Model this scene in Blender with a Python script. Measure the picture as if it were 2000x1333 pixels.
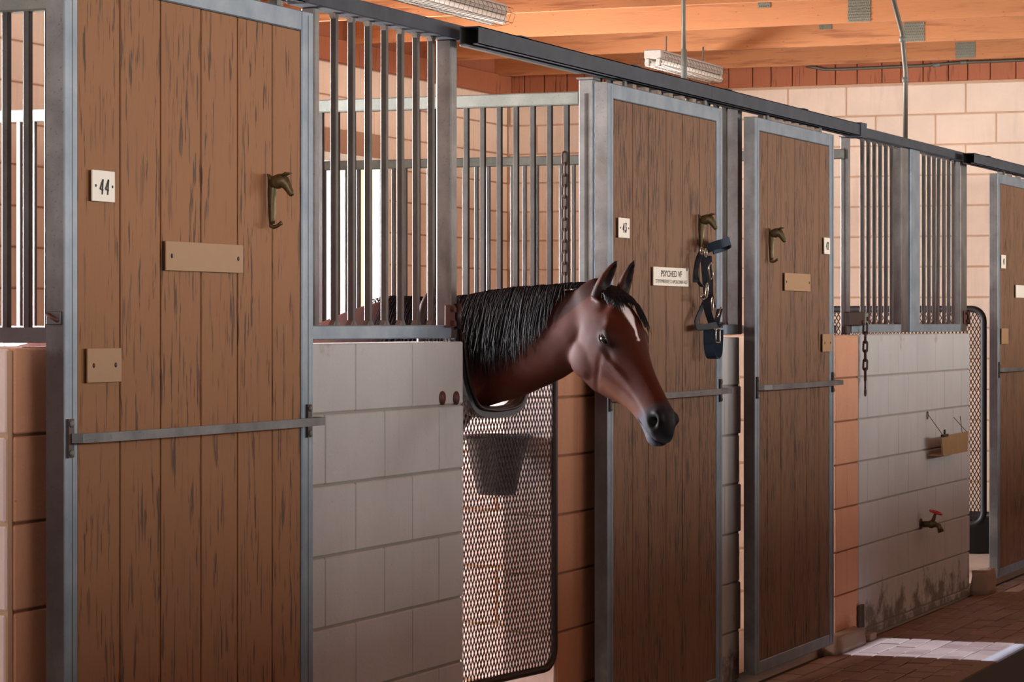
import bpy, bmesh, math, random
import numpy as np
from mathutils import Vector, Matrix
random.seed(7); np.random.seed(7)
PI = math.pi
SC = bpy.context.scene
COL = SC.collection
for o in list(bpy.data.objects): bpy.data.objects.remove(o)

# ------------------------------------------------------------------ camera
A = math.radians(21.87); FPX = 5475.0; CAMY = -3.46; CAMZ = 1.52; HOR = 631.0
cd = bpy.data.cameras.new('camera'); cam = bpy.data.objects.new('camera', cd); COL.objects.link(cam)
cam.location = (0, CAMY, CAMZ)
cam.rotation_euler = (PI/2, 0, A - PI/2)
cd.sensor_width = 36; cd.lens = FPX/2000*36; cd.shift_y = -(666.5-HOR)/2000
cd.clip_start = .05; cd.clip_end = 200
SC.camera = cam
# ------------------------------------------------------------------ light
w = bpy.data.worlds.new('world'); SC.world = w; w.use_nodes = True
wn = w.node_tree.nodes; wn['Background'].inputs[0].default_value = (.80, .88, 1, 1); wn['Background'].inputs[1].default_value = 1.35
def area(name, loc, rot, sx, sy, power, color, spread=PI):
    l = bpy.data.lights.new(name, 'AREA'); l.shape = 'RECTANGLE'; l.size = sx; l.size_y = sy; l.energy = power; l.color = color; l.spread = spread
    o = bpy.data.objects.new(name, l); COL.objects.link(o); o.location = loc; o.rotation_euler = rot; return o
area('aisle_end_daylight', (-9, -.6, 2.5), (0, -PI/2, 0), 1.7, 8.4, 1900, (1, .95, .92))
area('opposite_window_daylight', (7.5, -8.4, 2.15), (PI/2, 0, 0), 14, 1.2, 470, (1, .95, .91))
area('far_opposite_opening_daylight', (16.6, -8.4, 2.3), (PI/2, 0, 0), 3.2, 1.2, 430, (1, .96, .93))
for x, tilt, p in ((4.4, .5, 130), (8.2, -.35, 1350), (14.15, .2, 400), (15.76, .5, 260)):
    area('stall_window_daylight', (x, 4.25 if x < 15 else 5.6, 1.95 if x < 15 else 1.4), (-PI/2-tilt, 0, 0), 1.05, 1.05, p, (.95, .95, 1))
sl = bpy.data.lights.new('sun', 'SUN'); sl.energy = 17; sl.angle = math.radians(.6); sl.color = (.40, .62, 1)
sun = bpy.data.objects.new('sun', sl); COL.objects.link(sun)
SUND = Vector((.10, .62, -1.0)).normalized()
sun.rotation_euler = SUND.to_track_quat('-Z', 'Y').to_euler(); sun.location = (10, -8, 8)
SC.view_settings.view_transform = 'Standard'; SC.view_settings.look = 'None'
SC.view_settings.exposure = 0.0; SC.view_settings.gamma = 1
SC.view_settings.use_curve_mapping = False

# ------------------------------------------------------------------ measuring helpers (photo pixel -> metres on a known plane)
DV = Vector((math.cos(A), math.sin(A), 0)); RV = Vector((math.sin(A), -math.cos(A), 0)); CV = Vector((0, CAMY, CAMZ))
def ray(u, v): return DV + RV*((u-1000)/FPX) + Vector((0, 0, (HOR-v)/FPX))
def onY(u, v, Y): d = ray(u, v); return CV + d*((Y-CAMY)/d.y)
def onX(u, v, X): d = ray(u, v); return CV + d*(X/d.x)
def XY(u, Y): return onY(u, HOR, Y).x
def s2l(c): return tuple(((x/255)/12.92 if x/255 <= .04045 else ((x/255+.055)/1.055)**2.4) for x in c)

# ------------------------------------------------------------------ materials
def newmat(name):
    m = bpy.data.materials.new(name); m.use_nodes = True
    nt = m.node_tree; b = nt.nodes['Principled BSDF']; return m, nt, b
def N(nt, t, **kw):
    n = nt.nodes.new(t)
    for k, v in kw.items(): setattr(n, k, v)
    return n
def texco(nt, scale=(1, 1, 1)):
    g = N(nt, 'ShaderNodeNewGeometry'); mp = N(nt, 'ShaderNodeMapping'); mp.inputs['Scale'].default_value = scale
    nt.links.new(g.outputs['Position'], mp.inputs[0]); return mp.outputs[0], g
def noise(nt, vec, scale, detail=4, rough=.6):
    n = N(nt, 'ShaderNodeTexNoise'); n.inputs['Scale'].default_value = scale; n.inputs['Detail'].default_value = detail
    n.inputs['Roughness'].default_value = rough; nt.links.new(vec, n.inputs['Vector']); return n.outputs['Fac']
def ramp(nt, fac, a, b, ca=(0, 0, 0, 1), cb=(1, 1, 1, 1)):
    r = N(nt, 'ShaderNodeValToRGB'); r.color_ramp.elements[0].position = a; r.color_ramp.elements[1].position = b
    r.color_ramp.elements[0].color = ca; r.color_ramp.elements[1].color = cb; nt.links.new(fac, r.inputs[0]); return r.outputs[0]
def mix(nt, fac, a, b, mode='MIX'):
    m = N(nt, 'ShaderNodeMixRGB', blend_type=mode)
    for i, v in ((0, fac), (1, a), (2, b)):
        if hasattr(v, 'links'): nt.links.new(v, m.inputs[i])
        elif i == 0: m.inputs[0].default_value = v
        else: m.inputs[i].default_value = (*v[:3], 1)
    return m.outputs[0]
def math_(nt, op, a, b=None, c=None):
    m = N(nt, 'ShaderNodeMath', operation=op)
    for i, v in enumerate((a, b, c)):
        if v is None: continue
        if hasattr(v, 'links'): nt.links.new(v, m.inputs[i])
        else: m.inputs[i].default_value = v
    return m.outputs[0]
def bump(nt, b, h, strength, dist=.002):
    bn = N(nt, 'ShaderNodeBump'); bn.inputs['Strength'].default_value = strength; bn.inputs['Distance'].default_value = dist
    nt.links.new(h, bn.inputs['Height']); nt.links.new(bn.outputs[0], b.inputs['Normal'])
def sepz(nt, g, i=2):
    s = N(nt, 'ShaderNodeSeparateXYZ'); nt.links.new(g.outputs['Position'], s.inputs[0]); return s.outputs[i]
def plain(name, col, rough=.5, metal=0, var=.15, scale=30, bmp=.2):
    m, nt, b = newmat(name); v, g = texco(nt)
    n = noise(nt, v, scale)
    c = mix(nt, n, tuple(x*(1-var) for x in col), tuple(min(1, x*(1+var)) for x in col)); nt.links.new(c, b.inputs['Base Color'])
    b.inputs['Roughness'].default_value = rough; b.inputs['Metallic'].default_value = metal
    if bmp: bump(nt, b, n, bmp)
    return m
def steel(name, c1, c2, rust=True, rough=.45, metal=.55, speck=.6):
    m, nt, b = newmat(name); v, g = texco(nt)
    n1 = noise(nt, v, 9, 3); n2 = noise(nt, v, 160, 3, .7)
    c = mix(nt, ramp(nt, n1, .35, .7), c1, c2)
    c = mix(nt, math_(nt, 'MULTIPLY', ramp(nt, n2, .60, .70), speck), c, tuple(x*.25 for x in c1))
    if rust:
        z = sepz(nt, g); k = math_(nt, 'SUBTRACT', 1.95, z); k = math_(nt, 'MULTIPLY', k, 1.9)
        vv, _ = texco(nt, (1, 1, .35)); n3 = noise(nt, vv, 7, 4)
        k = math_(nt, 'ADD', k, math_(nt, 'MULTIPLY', math_(nt, 'SUBTRACT', n3, .5), 2.2))
        below = ramp(nt, math_(nt, 'MULTIPLY', math_(nt, 'ADD', z, math_(nt, 'MULTIPLY', n3, 1.2)), .4), .28, .66)
        k = math_(nt, 'MULTIPLY', ramp(nt, k, .15, .9), below)
        c = mix(nt, math_(nt, 'MULTIPLY', k, .75), c, s2l((54, 32, 32)))
    nt.links.new(c, b.inputs['Base Color']); b.inputs['Roughness'].default_value = rough; b.inputs['Metallic'].default_value = metal
    bump(nt, b, n2, .15); return m
def block(name, col, dark, pits=.5, base_dirt=False, bscale=90, streak=True, rough=.8):
    m, nt, b = newmat(name); v, g = texco(nt)
    n1 = noise(nt, v, 2.2, 5); n2 = noise(nt, v, bscale, 4, .7); vs, _ = texco(nt, (1, 1, .15)); n3 = noise(nt, vs, 14, 3)
    c = mix(nt, ramp(nt, n1, .35, .7), tuple(x*.86 for x in col), col)
    if streak: c = mix(nt, math_(nt, 'MULTIPLY', ramp(nt, n3, .55, .8), .28), c, tuple(x*.55 for x in col))
    c = mix(nt, math_(nt, 'MULTIPLY', ramp(nt, n2, .66, .72), pits), c, dark)
    if base_dirt:
        z = sepz(nt, g); k = math_(nt, 'MULTIPLY', math_(nt, 'SUBTRACT', .30, z), 3.6)
        nd = noise(nt, v, 5.5, 6, .7); k = math_(nt, 'ADD', k, math_(nt, 'MULTIPLY', math_(nt, 'SUBTRACT', nd, .56), 5))
        near = math_(nt, 'LESS_THAN', z, .42)
        c = mix(nt, math_(nt, 'MULTIPLY', math_(nt, 'MULTIPLY', ramp(nt, k, .2, .8), near), .8), c, s2l((88, 80, 62)))
        z2 = math_(nt, 'MULTIPLY', math_(nt, 'SUBTRACT', z, 1.36), 9); k2 = math_(nt, 'ADD', z2, math_(nt, 'MULTIPLY', math_(nt, 'SUBTRACT', nd, .62), 7))
        c = mix(nt, math_(nt, 'MULTIPLY', ramp(nt, k2, .3, 1.2), .45), c, s2l((120, 105, 80)))
    nt.links.new(c, b.inputs['Base Color']); b.inputs['Roughness'].default_value = rough
    bump(nt, b, n2, .6, .007 if 'brown' in name else .003); return m
def wood(name, col, dark, axis=2, amount=.8, thr=(.58, .66), knots=False, sc=1.0, rough=.75, band=None):
    m, nt, b = newmat(name)
    s = [55*sc, 55*sc, 55*sc]; s[axis] = 4.6*sc; v, g = texco(nt, tuple(s)); v2, _ = texco(nt)
    f = [9*sc, 9*sc, 9*sc]; f[axis] = 1.1*sc; v3, _ = texco(nt, tuple(f))
    n1 = noise(nt, v, 1, 3, .6); n2 = noise(nt, v3, 1, 2); n3 = noise(nt, v2, 2.2, 3)
    fine = [260, 260, 260]; fine[axis] = 14; vf, _ = texco(nt, tuple(fine)); n4 = noise(nt, vf, 1, 2)
    c = mix(nt, n3, tuple(x*.85 for x in col), tuple(min(1, x*1.12) for x in col))
    c = mix(nt, math_(nt, 'MULTIPLY', n4, .5), c, tuple(x*.62 for x in col))
    mask = math_(nt, 'MULTIPLY', ramp(nt, n1, thr[0], thr[1]), ramp(nt, n2, .36, .56))
    c = mix(nt, math_(nt, 'MULTIPLY', mask, amount), c, dark)
    if knots:
        vo = N(nt, 'ShaderNodeTexVoronoi'); k = [2.6, 2.6, 6.0]; vk, _ = texco(nt, tuple(k)); nt.links.new(vk, vo.inputs['Vector'])
        c = mix(nt, math_(nt, 'MULTIPLY', ramp(nt, vo.outputs['Distance'], .04, .11, (1, 1, 1, 1), (0, 0, 0, 1)), .7), c, dark)
    nt.links.new(c, b.inputs['Base Color']); b.inputs['Roughness'].default_value = rough
    h = math_(nt, 'SUBTRACT', n4, math_(nt, 'MULTIPLY', mask, 2)); bump(nt, b, h, .5, .0015); return m

M = {}
M['blue'] = steel('painted_steel', s2l((112, 128, 140)), s2l((136, 148, 156)), rust=False, metal=.35, rough=.5, speck=.25)
M['galv'] = steel('galvanised_steel', s2l((98, 96, 93)), s2l((124, 122, 118)), rust=True, metal=.4, rough=.5)
M['bar'] = steel('bar_steel', s2l((58, 55, 51)), s2l((76, 73, 68)), rust=True, metal=.4)
M['rail'] = steel('rail_steel', s2l((100, 104, 96)), s2l((120, 123, 114)), rust=False, metal=.25, rough=.6)
M['track'] = steel('track_steel', s2l((54, 60, 68)), s2l((66, 73, 81)), rust=False, metal=.12, rough=.75, speck=.3)
M['grab'] = steel('grab_bar_steel', s2l((84, 84, 84)), s2l((112, 112, 112)), rust=False, metal=.4, rough=.5)
M['trackin'] = plain('track_inside', s2l((42, 34, 26)), .8)
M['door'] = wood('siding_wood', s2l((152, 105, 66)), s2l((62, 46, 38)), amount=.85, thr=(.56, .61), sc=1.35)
M['door2'] = wood('siding_wood_darker', s2l((126, 90, 62)), s2l((54, 38, 28)), amount=.85, thr=(.51, .57), sc=1.7)  # darker and more heavily streaked than the nearest door
M['groove'] = plain('groove_dark', s2l((70, 46, 30)), .9)
M['white'] = block('painted_white_block', s2l((190, 189, 188)), s2l((120, 108, 90)), .55, True)
M['mortar'] = block('painted_joint', s2l((160, 154, 142)), s2l((110, 98, 80)), .4)
M['raw'] = block('raw_brown_block', s2l((188, 132, 98)), s2l((96, 60, 42)), .8, bscale=60)
M['orange'] = block('orange_brown_block', s2l((216, 158, 124)), s2l((110, 70, 50)), .8, bscale=60)
M['rawm'] = block('raw_joint', s2l((140, 96, 70)), s2l((90, 60, 42)), .6)
M['peach'] = block('peach_block', s2l((238, 208, 182)), s2l((200, 152, 120)), .25)
M['peachm'] = block('peach_joint', s2l((176, 132, 104)), s2l((150, 110, 80)), .25)
M['cream'] = block('cream_block', s2l((234, 212, 190)), s2l((200, 168, 138)), .2)
M['creamm'] = block('cream_joint', s2l((196, 160, 128)), s2l((150, 110, 80)), .25)
M['pink'] = block('pink_block', s2l((232, 208, 200)), s2l((160, 132, 122)), .4)
M['joist'] = wood('joist_wood', s2l((196, 130, 80)), s2l((120, 62, 32)), axis=1, amount=.6, thr=(.5, .66), knots=True, sc=.5)
M['fascia'] = wood('fascia_wood', s2l((170, 98, 62)), s2l((96, 46, 28)), axis=2, amount=.8, sc=.8)
M['plate'] = plain('tan_plate', s2l((160, 124, 86)), .6, var=.06)
M['card'] = plain('white_card', s2l((232, 226, 210)), .5, var=.04)
M['ink'] = plain('ink', s2l((34, 32, 32)), .6, var=0, bmp=0)
M['bronze'] = plain('aged_bronze', s2l((96, 84, 58)), .45, .7, .4, 120)
M['dark'] = plain('dark_iron', s2l((50, 36, 32)), .55, .5, .3, 90)
M['chain'] = plain('rusty_chain', s2l((66, 46, 38)), .6, .5, .3, 200)
M['rust'] = plain('rust_iron', s2l((84, 48, 42)), .6, .3, .3, 90)
M['strap'] = plain('navy_strap', s2l((26, 30, 40)), .75, 0, .2, 300)
M['strap2'] = plain('blue_padding', s2l((30, 48, 66)), .85, 0, .2, 300)
M['chrome'] = plain('chrome', s2l((190, 182, 168)), .25, .9, .1)
M['redp'] = plain('red_enamel', s2l((170, 24, 30)), .4, 0, .1)
M['rubber'] = plain('black_rubber', s2l((24, 24, 28)), .55, 0, .2)
M['tub'] = plain('blue_black_plastic', s2l((40, 46, 66)), .4, 0, .2)
M['box'] = plain('brown_box', s2l((150, 118, 78)), .8, 0, .2)
M['conc'] = block('rough_concrete', s2l((150, 128, 108)), s2l((84, 66, 50)), .7, streak=False, bscale=40)
M['tube'] = plain('lamp_tube', s2l((250, 246, 236)), .3, 0, .02)
M['housing'] = plain('lamp_housing', s2l((176, 166, 156)), .6, .1, .35, 40)
M['wire'] = plain('wire', s2l((92, 74, 58)), .5, .5, .2)
M['wirel'] = plain('pale_wire', s2l((190, 170, 140)), .5, .3, .2)
M['conduit'] = plain('conduit_steel', s2l((98, 92, 80)), .5, .4, .2)
M['gusset'] = plain('gusset_steel', s2l((128, 128, 112)), .5, .5, .15, 200)
M['green'] = plain('green_cap', s2l((40, 150, 60)), .4)
M['sand'] = block('stall_gravel', s2l((200, 180, 164)), s2l((120, 96, 80)), .7, streak=False, bscale=50)
M['asphalt'] = plain('dark_mat', s2l((38, 36, 36)), .85, 0, .25, 60, .5)
M['strip'] = plain('concrete_strip', s2l((128, 106, 92)), .8, 0, .2, 40)
M['deck'] = wood('deck_wood', s2l((150, 96, 60)), s2l((100, 60, 40)), axis=1, amount=.5)
# pavers: colour changes from brick to brick
def paver_mat():
    m, nt, b = newmat('brick_paver'); oi = N(nt, 'ShaderNodeObjectInfo'); v, g = texco(nt)
    n = noise(nt, v, 60, 4)
    c = mix(nt, oi.outputs['Random'], s2l((110, 74, 58)), s2l((138, 102, 82))); c = mix(nt, math_(nt, 'MULTIPLY', n, .5), c, s2l((96, 66, 50)))
    n5 = noise(nt, v, 3, 3); c = mix(nt, math_(nt, 'MULTIPLY', ramp(nt, n5, .45, .7), .4), c, s2l((150, 116, 92)))
    nt.links.new(c, b.inputs['Base Color']); b.inputs['Roughness'].default_value = .55; bump(nt, b, n, .4); return m
M['paver'] = paver_mat()
M['joint'] = plain('paver_joint', s2l((58, 40, 30)), .9, 0, .2)
def coat_mat():
    m, nt, b = newmat('bay_coat'); at = N(nt, 'ShaderNodeAttribute'); at.attribute_name = 'Col'
    v, g = texco(nt, (1, 1, 1)); n = noise(nt, v, 420, 3, .7); n2 = noise(nt, v, 14, 3)
    c = mix(nt, math_(nt, 'MULTIPLY', n, .45), at.outputs['Color'], mix(nt, .5, at.outputs['Color'], (0, 0, 0)))
    nt.links.new(c, b.inputs['Base Color']); b.inputs['Roughness'].default_value = .6; b.inputs['Specular IOR Level'].default_value = .12
    bump(nt, b, math_(nt, 'ADD', n, n2), .25, .002); return m
M['coat'] = coat_mat()
def hair_mat():
    m, nt, b = newmat('black_hair'); v, g = texco(nt, (90, 90, 6)); n = noise(nt, v, 1, 3)
    c = mix(nt, n, s2l((6, 5, 6)), s2l((30, 25, 28))); nt.links.new(c, b.inputs['Base Color']); b.inputs['Roughness'].default_value = .5; b.inputs['Specular IOR Level'].default_value = .12; return m
M['hair'] = hair_mat()
M['eye'] = plain('eye_glossy', s2l((14, 8, 6)), .06, 0, 0, bmp=0)

# ------------------------------------------------------------------ mesh helpers
class MB:
    def __init__(s): s.v = []; s.f = []; s.mi = []
    def add(s, vs, fs, mi=0):
        o = len(s.v); s.v += [tuple(v) for v in vs]; s.f += [tuple(i+o for i in f) for f in fs]; s.mi += [mi]*len(fs); return s
    def box(s, a, b, mi=0):
        x0, y0, z0 = a; x1, y1, z1 = b
        return s.add([(x0,y0,z0),(x1,y0,z0),(x1,y1,z0),(x0,y1,z0),(x0,y0,z1),(x1,y0,z1),(x1,y1,z1),(x0,y1,z1)],
                     [(0,3,2,1),(4,5,6,7),(0,1,5,4),(1,2,6,5),(2,3,7,6),(3,0,4,7)], mi)
    def cbox(s, a, b, c, mi=0):
        # box with chamfered edges
        x0, y0, z0 = a; x1, y1, z1 = b; vs = []; idx = {}
        for ix in (0, 1):
            for iy in (0, 1):
                for iz in (0, 1):
                    X = (x0, x1)[ix]; Y = (y0, y1)[iy]; Z = (z0, z1)[iz]; sx = c if ix == 0 else -c; sy = c if iy == 0 else -c; sz = c if iz == 0 else -c
                    for k, p in enumerate(((X, Y+sy, Z+sz), (X+sx, Y, Z+sz), (X+sx, Y+sy, Z))):
                        idx[(ix, iy, iz, k)] = len(vs); vs.append(p)
        fs = []
        for ix in (0, 1): fs.append([idx[(ix, a_, b_, 0)] for a_, b_ in ((0,0),(0,1),(1,1),(1,0))])
        for iy in (0, 1): fs.append([idx[(a_, iy, b_, 1)] for a_, b_ in ((0,0),(1,0),(1,1),(0,1))])
        for iz in (0, 1): fs.append([idx[(a_, b_, iz, 2)] for a_, b_ in ((0,0),(0,1),(1,1),(1,0))])
        for iy in (0,1):
            for iz in (0,1): fs.append([idx[(0,iy,iz,1)], idx[(1,iy,iz,1)], idx[(1,iy,iz,2)], idx[(0,iy,iz,2)]])
        for ix in (0,1):
            for iz in (0,1): fs.append([idx[(ix,0,iz,0)], idx[(ix,1,iz,0)], idx[(ix,1,iz,2)], idx[(ix,0,iz,2)]])
        for ix in (0,1):
            for iy in (0,1): fs.append([idx[(ix,iy,0,0)], idx[(ix,iy,1,0)], idx[(ix,iy,1,1)], idx[(ix,iy,0,1)]])
        for ix in (0,1):
            for iy in (0,1):
                for iz in (0,1): fs.append([idx[(ix,iy,iz,k)] for k in range(3)])
        return s.add(vs, fs, mi)
    def bar(s, p, q, w, h=None, up=(0, 0, 1), mi=0):
        # rectangular bar between two points
        h = h or w; p = Vector(p); q = Vector(q); d = (q-p).normalized(); u = Vector(up)
        if abs(d.dot(u)) > .98: u = Vector((0, 1, 0))
        sd = d.cross(u).normalized(); u2 = sd.cross(d); vs = []
        for e in (p, q):
            for a, b in ((-1,-1),(1,-1),(1,1),(-1,1)): vs.append(e+sd*a*w/2+u2*b*h/2)
        return s.add(vs, [(0,3,2,1),(4,5,6,7),(0,1,5,4),(1,2,6,5),(2,3,7,6),(3,0,4,7)], mi)
    def tube(s, pts, r, n=8, closed=False, mi=0, cap=True):
        pts = [Vector(p) for p in pts]; L = len(pts); rs = r if isinstance(r, (list, tuple)) else [r]*L; prev = None; rings = []
        for i, p in enumerate(pts):
            a = pts[i-1] if (i > 0 or closed) else p; b = pts[(i+1) % L] if (i < L-1 or closed) else p
            t = (b-a).normalized()
            if prev is None:
                u = Vector((0, 0, 1)) if abs(t.z) < .9 else Vector((0, 1, 0)); nx = t.cross(u).normalized()
            else:
                nx = (prev - t*prev.dot(t)).normalized()
            prev = nx; ny = t.cross(nx)
            rings.append([p + nx*math.cos(k*2*PI/n)*rs[i] + ny*math.sin(k*2*PI/n)*rs[i] for k in range(n)])
        vs = [v for rg in rings for v in rg]; fs = []
        for i in range(L if closed else L-1):
            j = (i+1) % L
            for k in range(n): fs.append((i*n+k, i*n+(k+1) % n, j*n+(k+1) % n, j*n+k))
        if not closed and cap: fs += [tuple(range(n-1, -1, -1)), tuple((L-1)*n+k for k in range(n))]
        return s.add(vs, fs, mi)
    def loft(s, rings, caps=True, mi=0):
        n = len(rings[0]); vs = [v for r_ in rings for v in r_]; fs = []
        for i in range(len(rings)-1):
            for k in range(n): fs.append((i*n+k, i*n+(k+1) % n, (i+1)*n+(k+1) % n, (i+1)*n+k))
        if caps: fs += [tuple(range(n-1, -1, -1)), tuple((len(rings)-1)*n+k for k in range(n))]
        return s.add(vs, fs, mi)
    def ribbon(s, pts, width, thick, wdir, mi=0):
        # flat strap: width along wdir, thickness across
        pts = [Vector(p) for p in pts]; rings = []; wd = Vector(wdir).normalized()
        for i, p in enumerate(pts):
            t = (pts[min(i+1, len(pts)-1)]-pts[max(i-1, 0)]).normalized(); nn = t.cross(wd).normalized()
            rings.append([p+wd*width/2+nn*thick/2, p+wd*width/2-nn*thick/2, p-wd*width/2-nn*thick/2, p-wd*width/2+nn*thick/2])
        return s.loft(rings, True, mi)
    def sphere(s, c, r, n=12, m=8, sc=(1, 1, 1), mi=0):
        vs = [(c[0], c[1], c[2]+r*sc[2])]; fs = []
        for i in range(1, m):
            for k in range(n):
                a = PI*i/m; b = 2*PI*k/n; vs.append((c[0]+r*sc[0]*math.sin(a)*math.cos(b), c[1]+r*sc[1]*math.sin(a)*math.sin(b), c[2]+r*sc[2]*math.cos(a)))
        vs.append((c[0], c[1], c[2]-r*sc[2]))
        for k in range(n): fs.append((0, 1+k, 1+(k+1) % n)); fs.append((len(vs)-1, 1+(m-2)*n+(k+1) % n, 1+(m-2)*n+k))
        for i in range(m-2):
            for k in range(n): fs.append((1+i*n+k, 1+(i+1)*n+k, 1+(i+1)*n+(k+1) % n, 1+i*n+(k+1) % n))
        return s.add(vs, fs, mi)
    def build(s, name, mats, parent=None, smooth=False, fix=True):
        me = bpy.data.meshes.new(name); me.from_pydata(s.v, [], s.f)
        for m in (mats if isinstance(mats, (list, tuple)) else [mats]): me.materials.append(m)
        if any(s.mi): me.polygons.foreach_set('material_index', s.mi)
        if fix:
            bm = bmesh.new(); bm.from_mesh(me); bmesh.ops.recalc_face_normals(bm, faces=bm.faces); bm.to_mesh(me); bm.free()
        if smooth: me.polygons.foreach_set('use_smooth', [True]*len(me.polygons))
        o = bpy.data.objects.new(name, me); COL.objects.link(o)
        if parent:
            o.parent = parent; o.matrix_parent_inverse = Matrix.Translation(-Vector(parent.location)) if parent.type == 'EMPTY' else parent.matrix_basis.inverted()
        return o
def link_mesh(name, me, loc, parent, rot=(0, 0, 0), scale=(1, 1, 1)):
    o = bpy.data.objects.new(name, me); COL.objects.link(o); o.parent = parent
    o.matrix_parent_inverse = parent.matrix_basis.inverted()
    o.location = loc; o.rotation_euler = rot; o.scale = scale; return o
def thing(name, label, cat, loc=(0, 0, 0), group=None):
    o = bpy.data.objects.new(name, None); COL.objects.link(o); o.location = loc; o['label'] = label; o['category'] = cat; o.empty_display_size = .1
    if group: o['group'] = group
    o.matrix_basis = Matrix.Translation(loc); return o
def tag(o, label, cat, group=None):
    o['label'] = label; o['category'] = cat
    if group: o['group'] = group
    return o
def struct(o): o['kind'] = 'structure'; return o
def stuff(o): o['kind'] = 'stuff'; return o

# ================================================================== SETTING
CO = .2032; BL = .4064; ZT = 1.4638
def cbox_mesh(name, dims, ch, m):
    b = MB(); b.cbox((0, 0, 0), dims, ch); o = b.build(name, m); me = o.data; bpy.data.objects.remove(o); return me
def rect_windows_wall(axis, c, thick, a0, a1, z0, z1, holes):
    """wall core with rectangular openings, axis 'x' runs along X at y=c"""
    b = MB(); xs = sorted({a0, a1, *[h[0] for h in holes], *[h[1] for h in holes]})
    for i in range(len(xs)-1):
        p, q = xs[i], xs[i+1]; hs = [h for h in holes if h[0] <= p+1e-6 and h[1] >= q-1e-6]; z = z0
        for h in sorted(hs, key=lambda k: k[2]):
            if h[2] > z: b.box((p, c, z), (q, c+thick, h[2])) if axis == 'x' else b.box((c, p, z), (c+thick, q, h[2]))
            z = h[3]
        if z < z1: b.box((p, c, z), (q, c+thick, z1)) if axis == 'x' else b.box((c, p, z), (c+thick, q, z1))
    return b
def add_blocks(parent, axis, face, dirn, a0, a1, zt, z0, phase, mat, depth=.19, gap=.005, gapz=.006, proud=.003, ch=.006, holes=(), clip=None, seed=1, name='concrete_block', limit=300):
    """running-bond blocks. face = coordinate of the visible face, dirn = +1 if the wall body lies toward + of the face"""
    rnd = random.Random(seed); cache = {}; n = 0; k = 0; z1 = zt
    while z1 > z0+.03:
        zb = max(z0, z1-CO); off = phase + (BL/2 if k % 2 else 0); i0 = math.floor((a0-off)/BL)
        a = off+i0*BL
        while a < a1-.02:
            p = max(a, a0); q = min(a+BL, a1)
            hit = any(q > h[0]+.02 and p < h[1]-.02 and z1 > h[2]+.02 and zb < h[3]-.02 for h in holes)
            if hit:
                for h in holes:
                    if q > h[0]+.02 and p < h[1]-.02 and z1 > h[2]+.02 and zb < h[3]-.02:
                        if p < h[0]-.04: q = h[0]; hit = False
                        elif q > h[1]+.04: p = h[1]; hit = False
                        elif z1 > h[3]+.04 and zb < h[3]: hit = True
            if q-p > .04 and not hit and (clip is None or clip(p, q, zb, z1)) and n < limit:
                L = round(q-p-gap, 4); Hh = round(z1-zb-gapz, 4); key = (L, Hh)
                if key not in cache:
                    dims = (L, depth, Hh) if axis == 'x' else (depth, L, Hh); cache[key] = cbox_mesh(name, dims, ch, mat)
                pr = proud + rnd.uniform(-.001, .001)
                f0 = face-pr if dirn > 0 else face+pr-depth
                loc = (p+gap/2, f0, zb+gapz/2) if axis == 'x' else (f0, p+gap/2, zb+gapz/2)
                link_mesh(name, cache[key], loc, parent); n += 1
            a += BL
        z1 -= CO; k += 1
    return n

# floor: ground under everything, pavers in view
b = MB(); b.box((-5, -9, -.06), (18.6, 4.4, -.012)); floor = struct(b.build('floor', M['joint']))
b = MB(); b.box((-4.9, .02, -.03), (18.3, 3.95, .055)); o = b.build('stall_footing', M['sand'], floor)
b = MB(); b.box((-4.9, -.79, -.03), (18.3, -.725, -.001)); b.build('edge_strip', M['strip'], floor)
b = MB(); b.box((-4.9, -8.9, -.03), (18.3, -.80, -.004)); b.build('aisle_mat', M['asphalt'], floor)
pv = cbox_mesh('paver', (.195, .0925, .05), .003, M['paver']); cnt = 0
rnd = random.Random(3)
for r_ in range(7):
    y = -.722 + r_*.1003
    x = 9.9 + (.1 if r_ % 2 else 0)
    while x < 17.6 and cnt < 300:
        q = CV*0 + Vector((x+.1, y+.05, 0)) - CV; u = 1000+FPX*q.dot(RV)/q.dot(DV); v = HOR-FPX*q.z/q.dot(DV)
        if u < 2060 and v < 1400 and u > 1380:
            link_mesh('paver', pv, (x+rnd.uniform(-.001, .001), y+rnd.uniform(-.001, .001), -.05+rnd.uniform(-.003, .002)), floor, (rnd.uniform(-.008, .008), rnd.uniform(-.006, .006), rnd.uniform(-.006, .006))); cnt += 1
        x += .2
bb = MB()
for r_ in range(7):
    y = -.722 + r_*.1003; x = -4.8 + (.1 if r_ % 2 else 0)
    while x < 18.2:
        q = Vector((x+.1, y+.05, 0)) - CV; dd = q.dot(DV); u = 1000+FPX*q.dot(RV)/dd if dd > .1 else 9999; v = HOR-FPX*q.z/dd if dd > .1 else 9999
        inview = 9.9-.05 <= x < 17.6 and u < 2060 and v < 1400 and u > 1380
        if not inview: bb.box((x, y, -.05), (x+.195, y+.0955, -.001+rnd.uniform(-.002, .001)))
        x += .2
stuff(bb.build('paver_field', M['paver'], floor))

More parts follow.
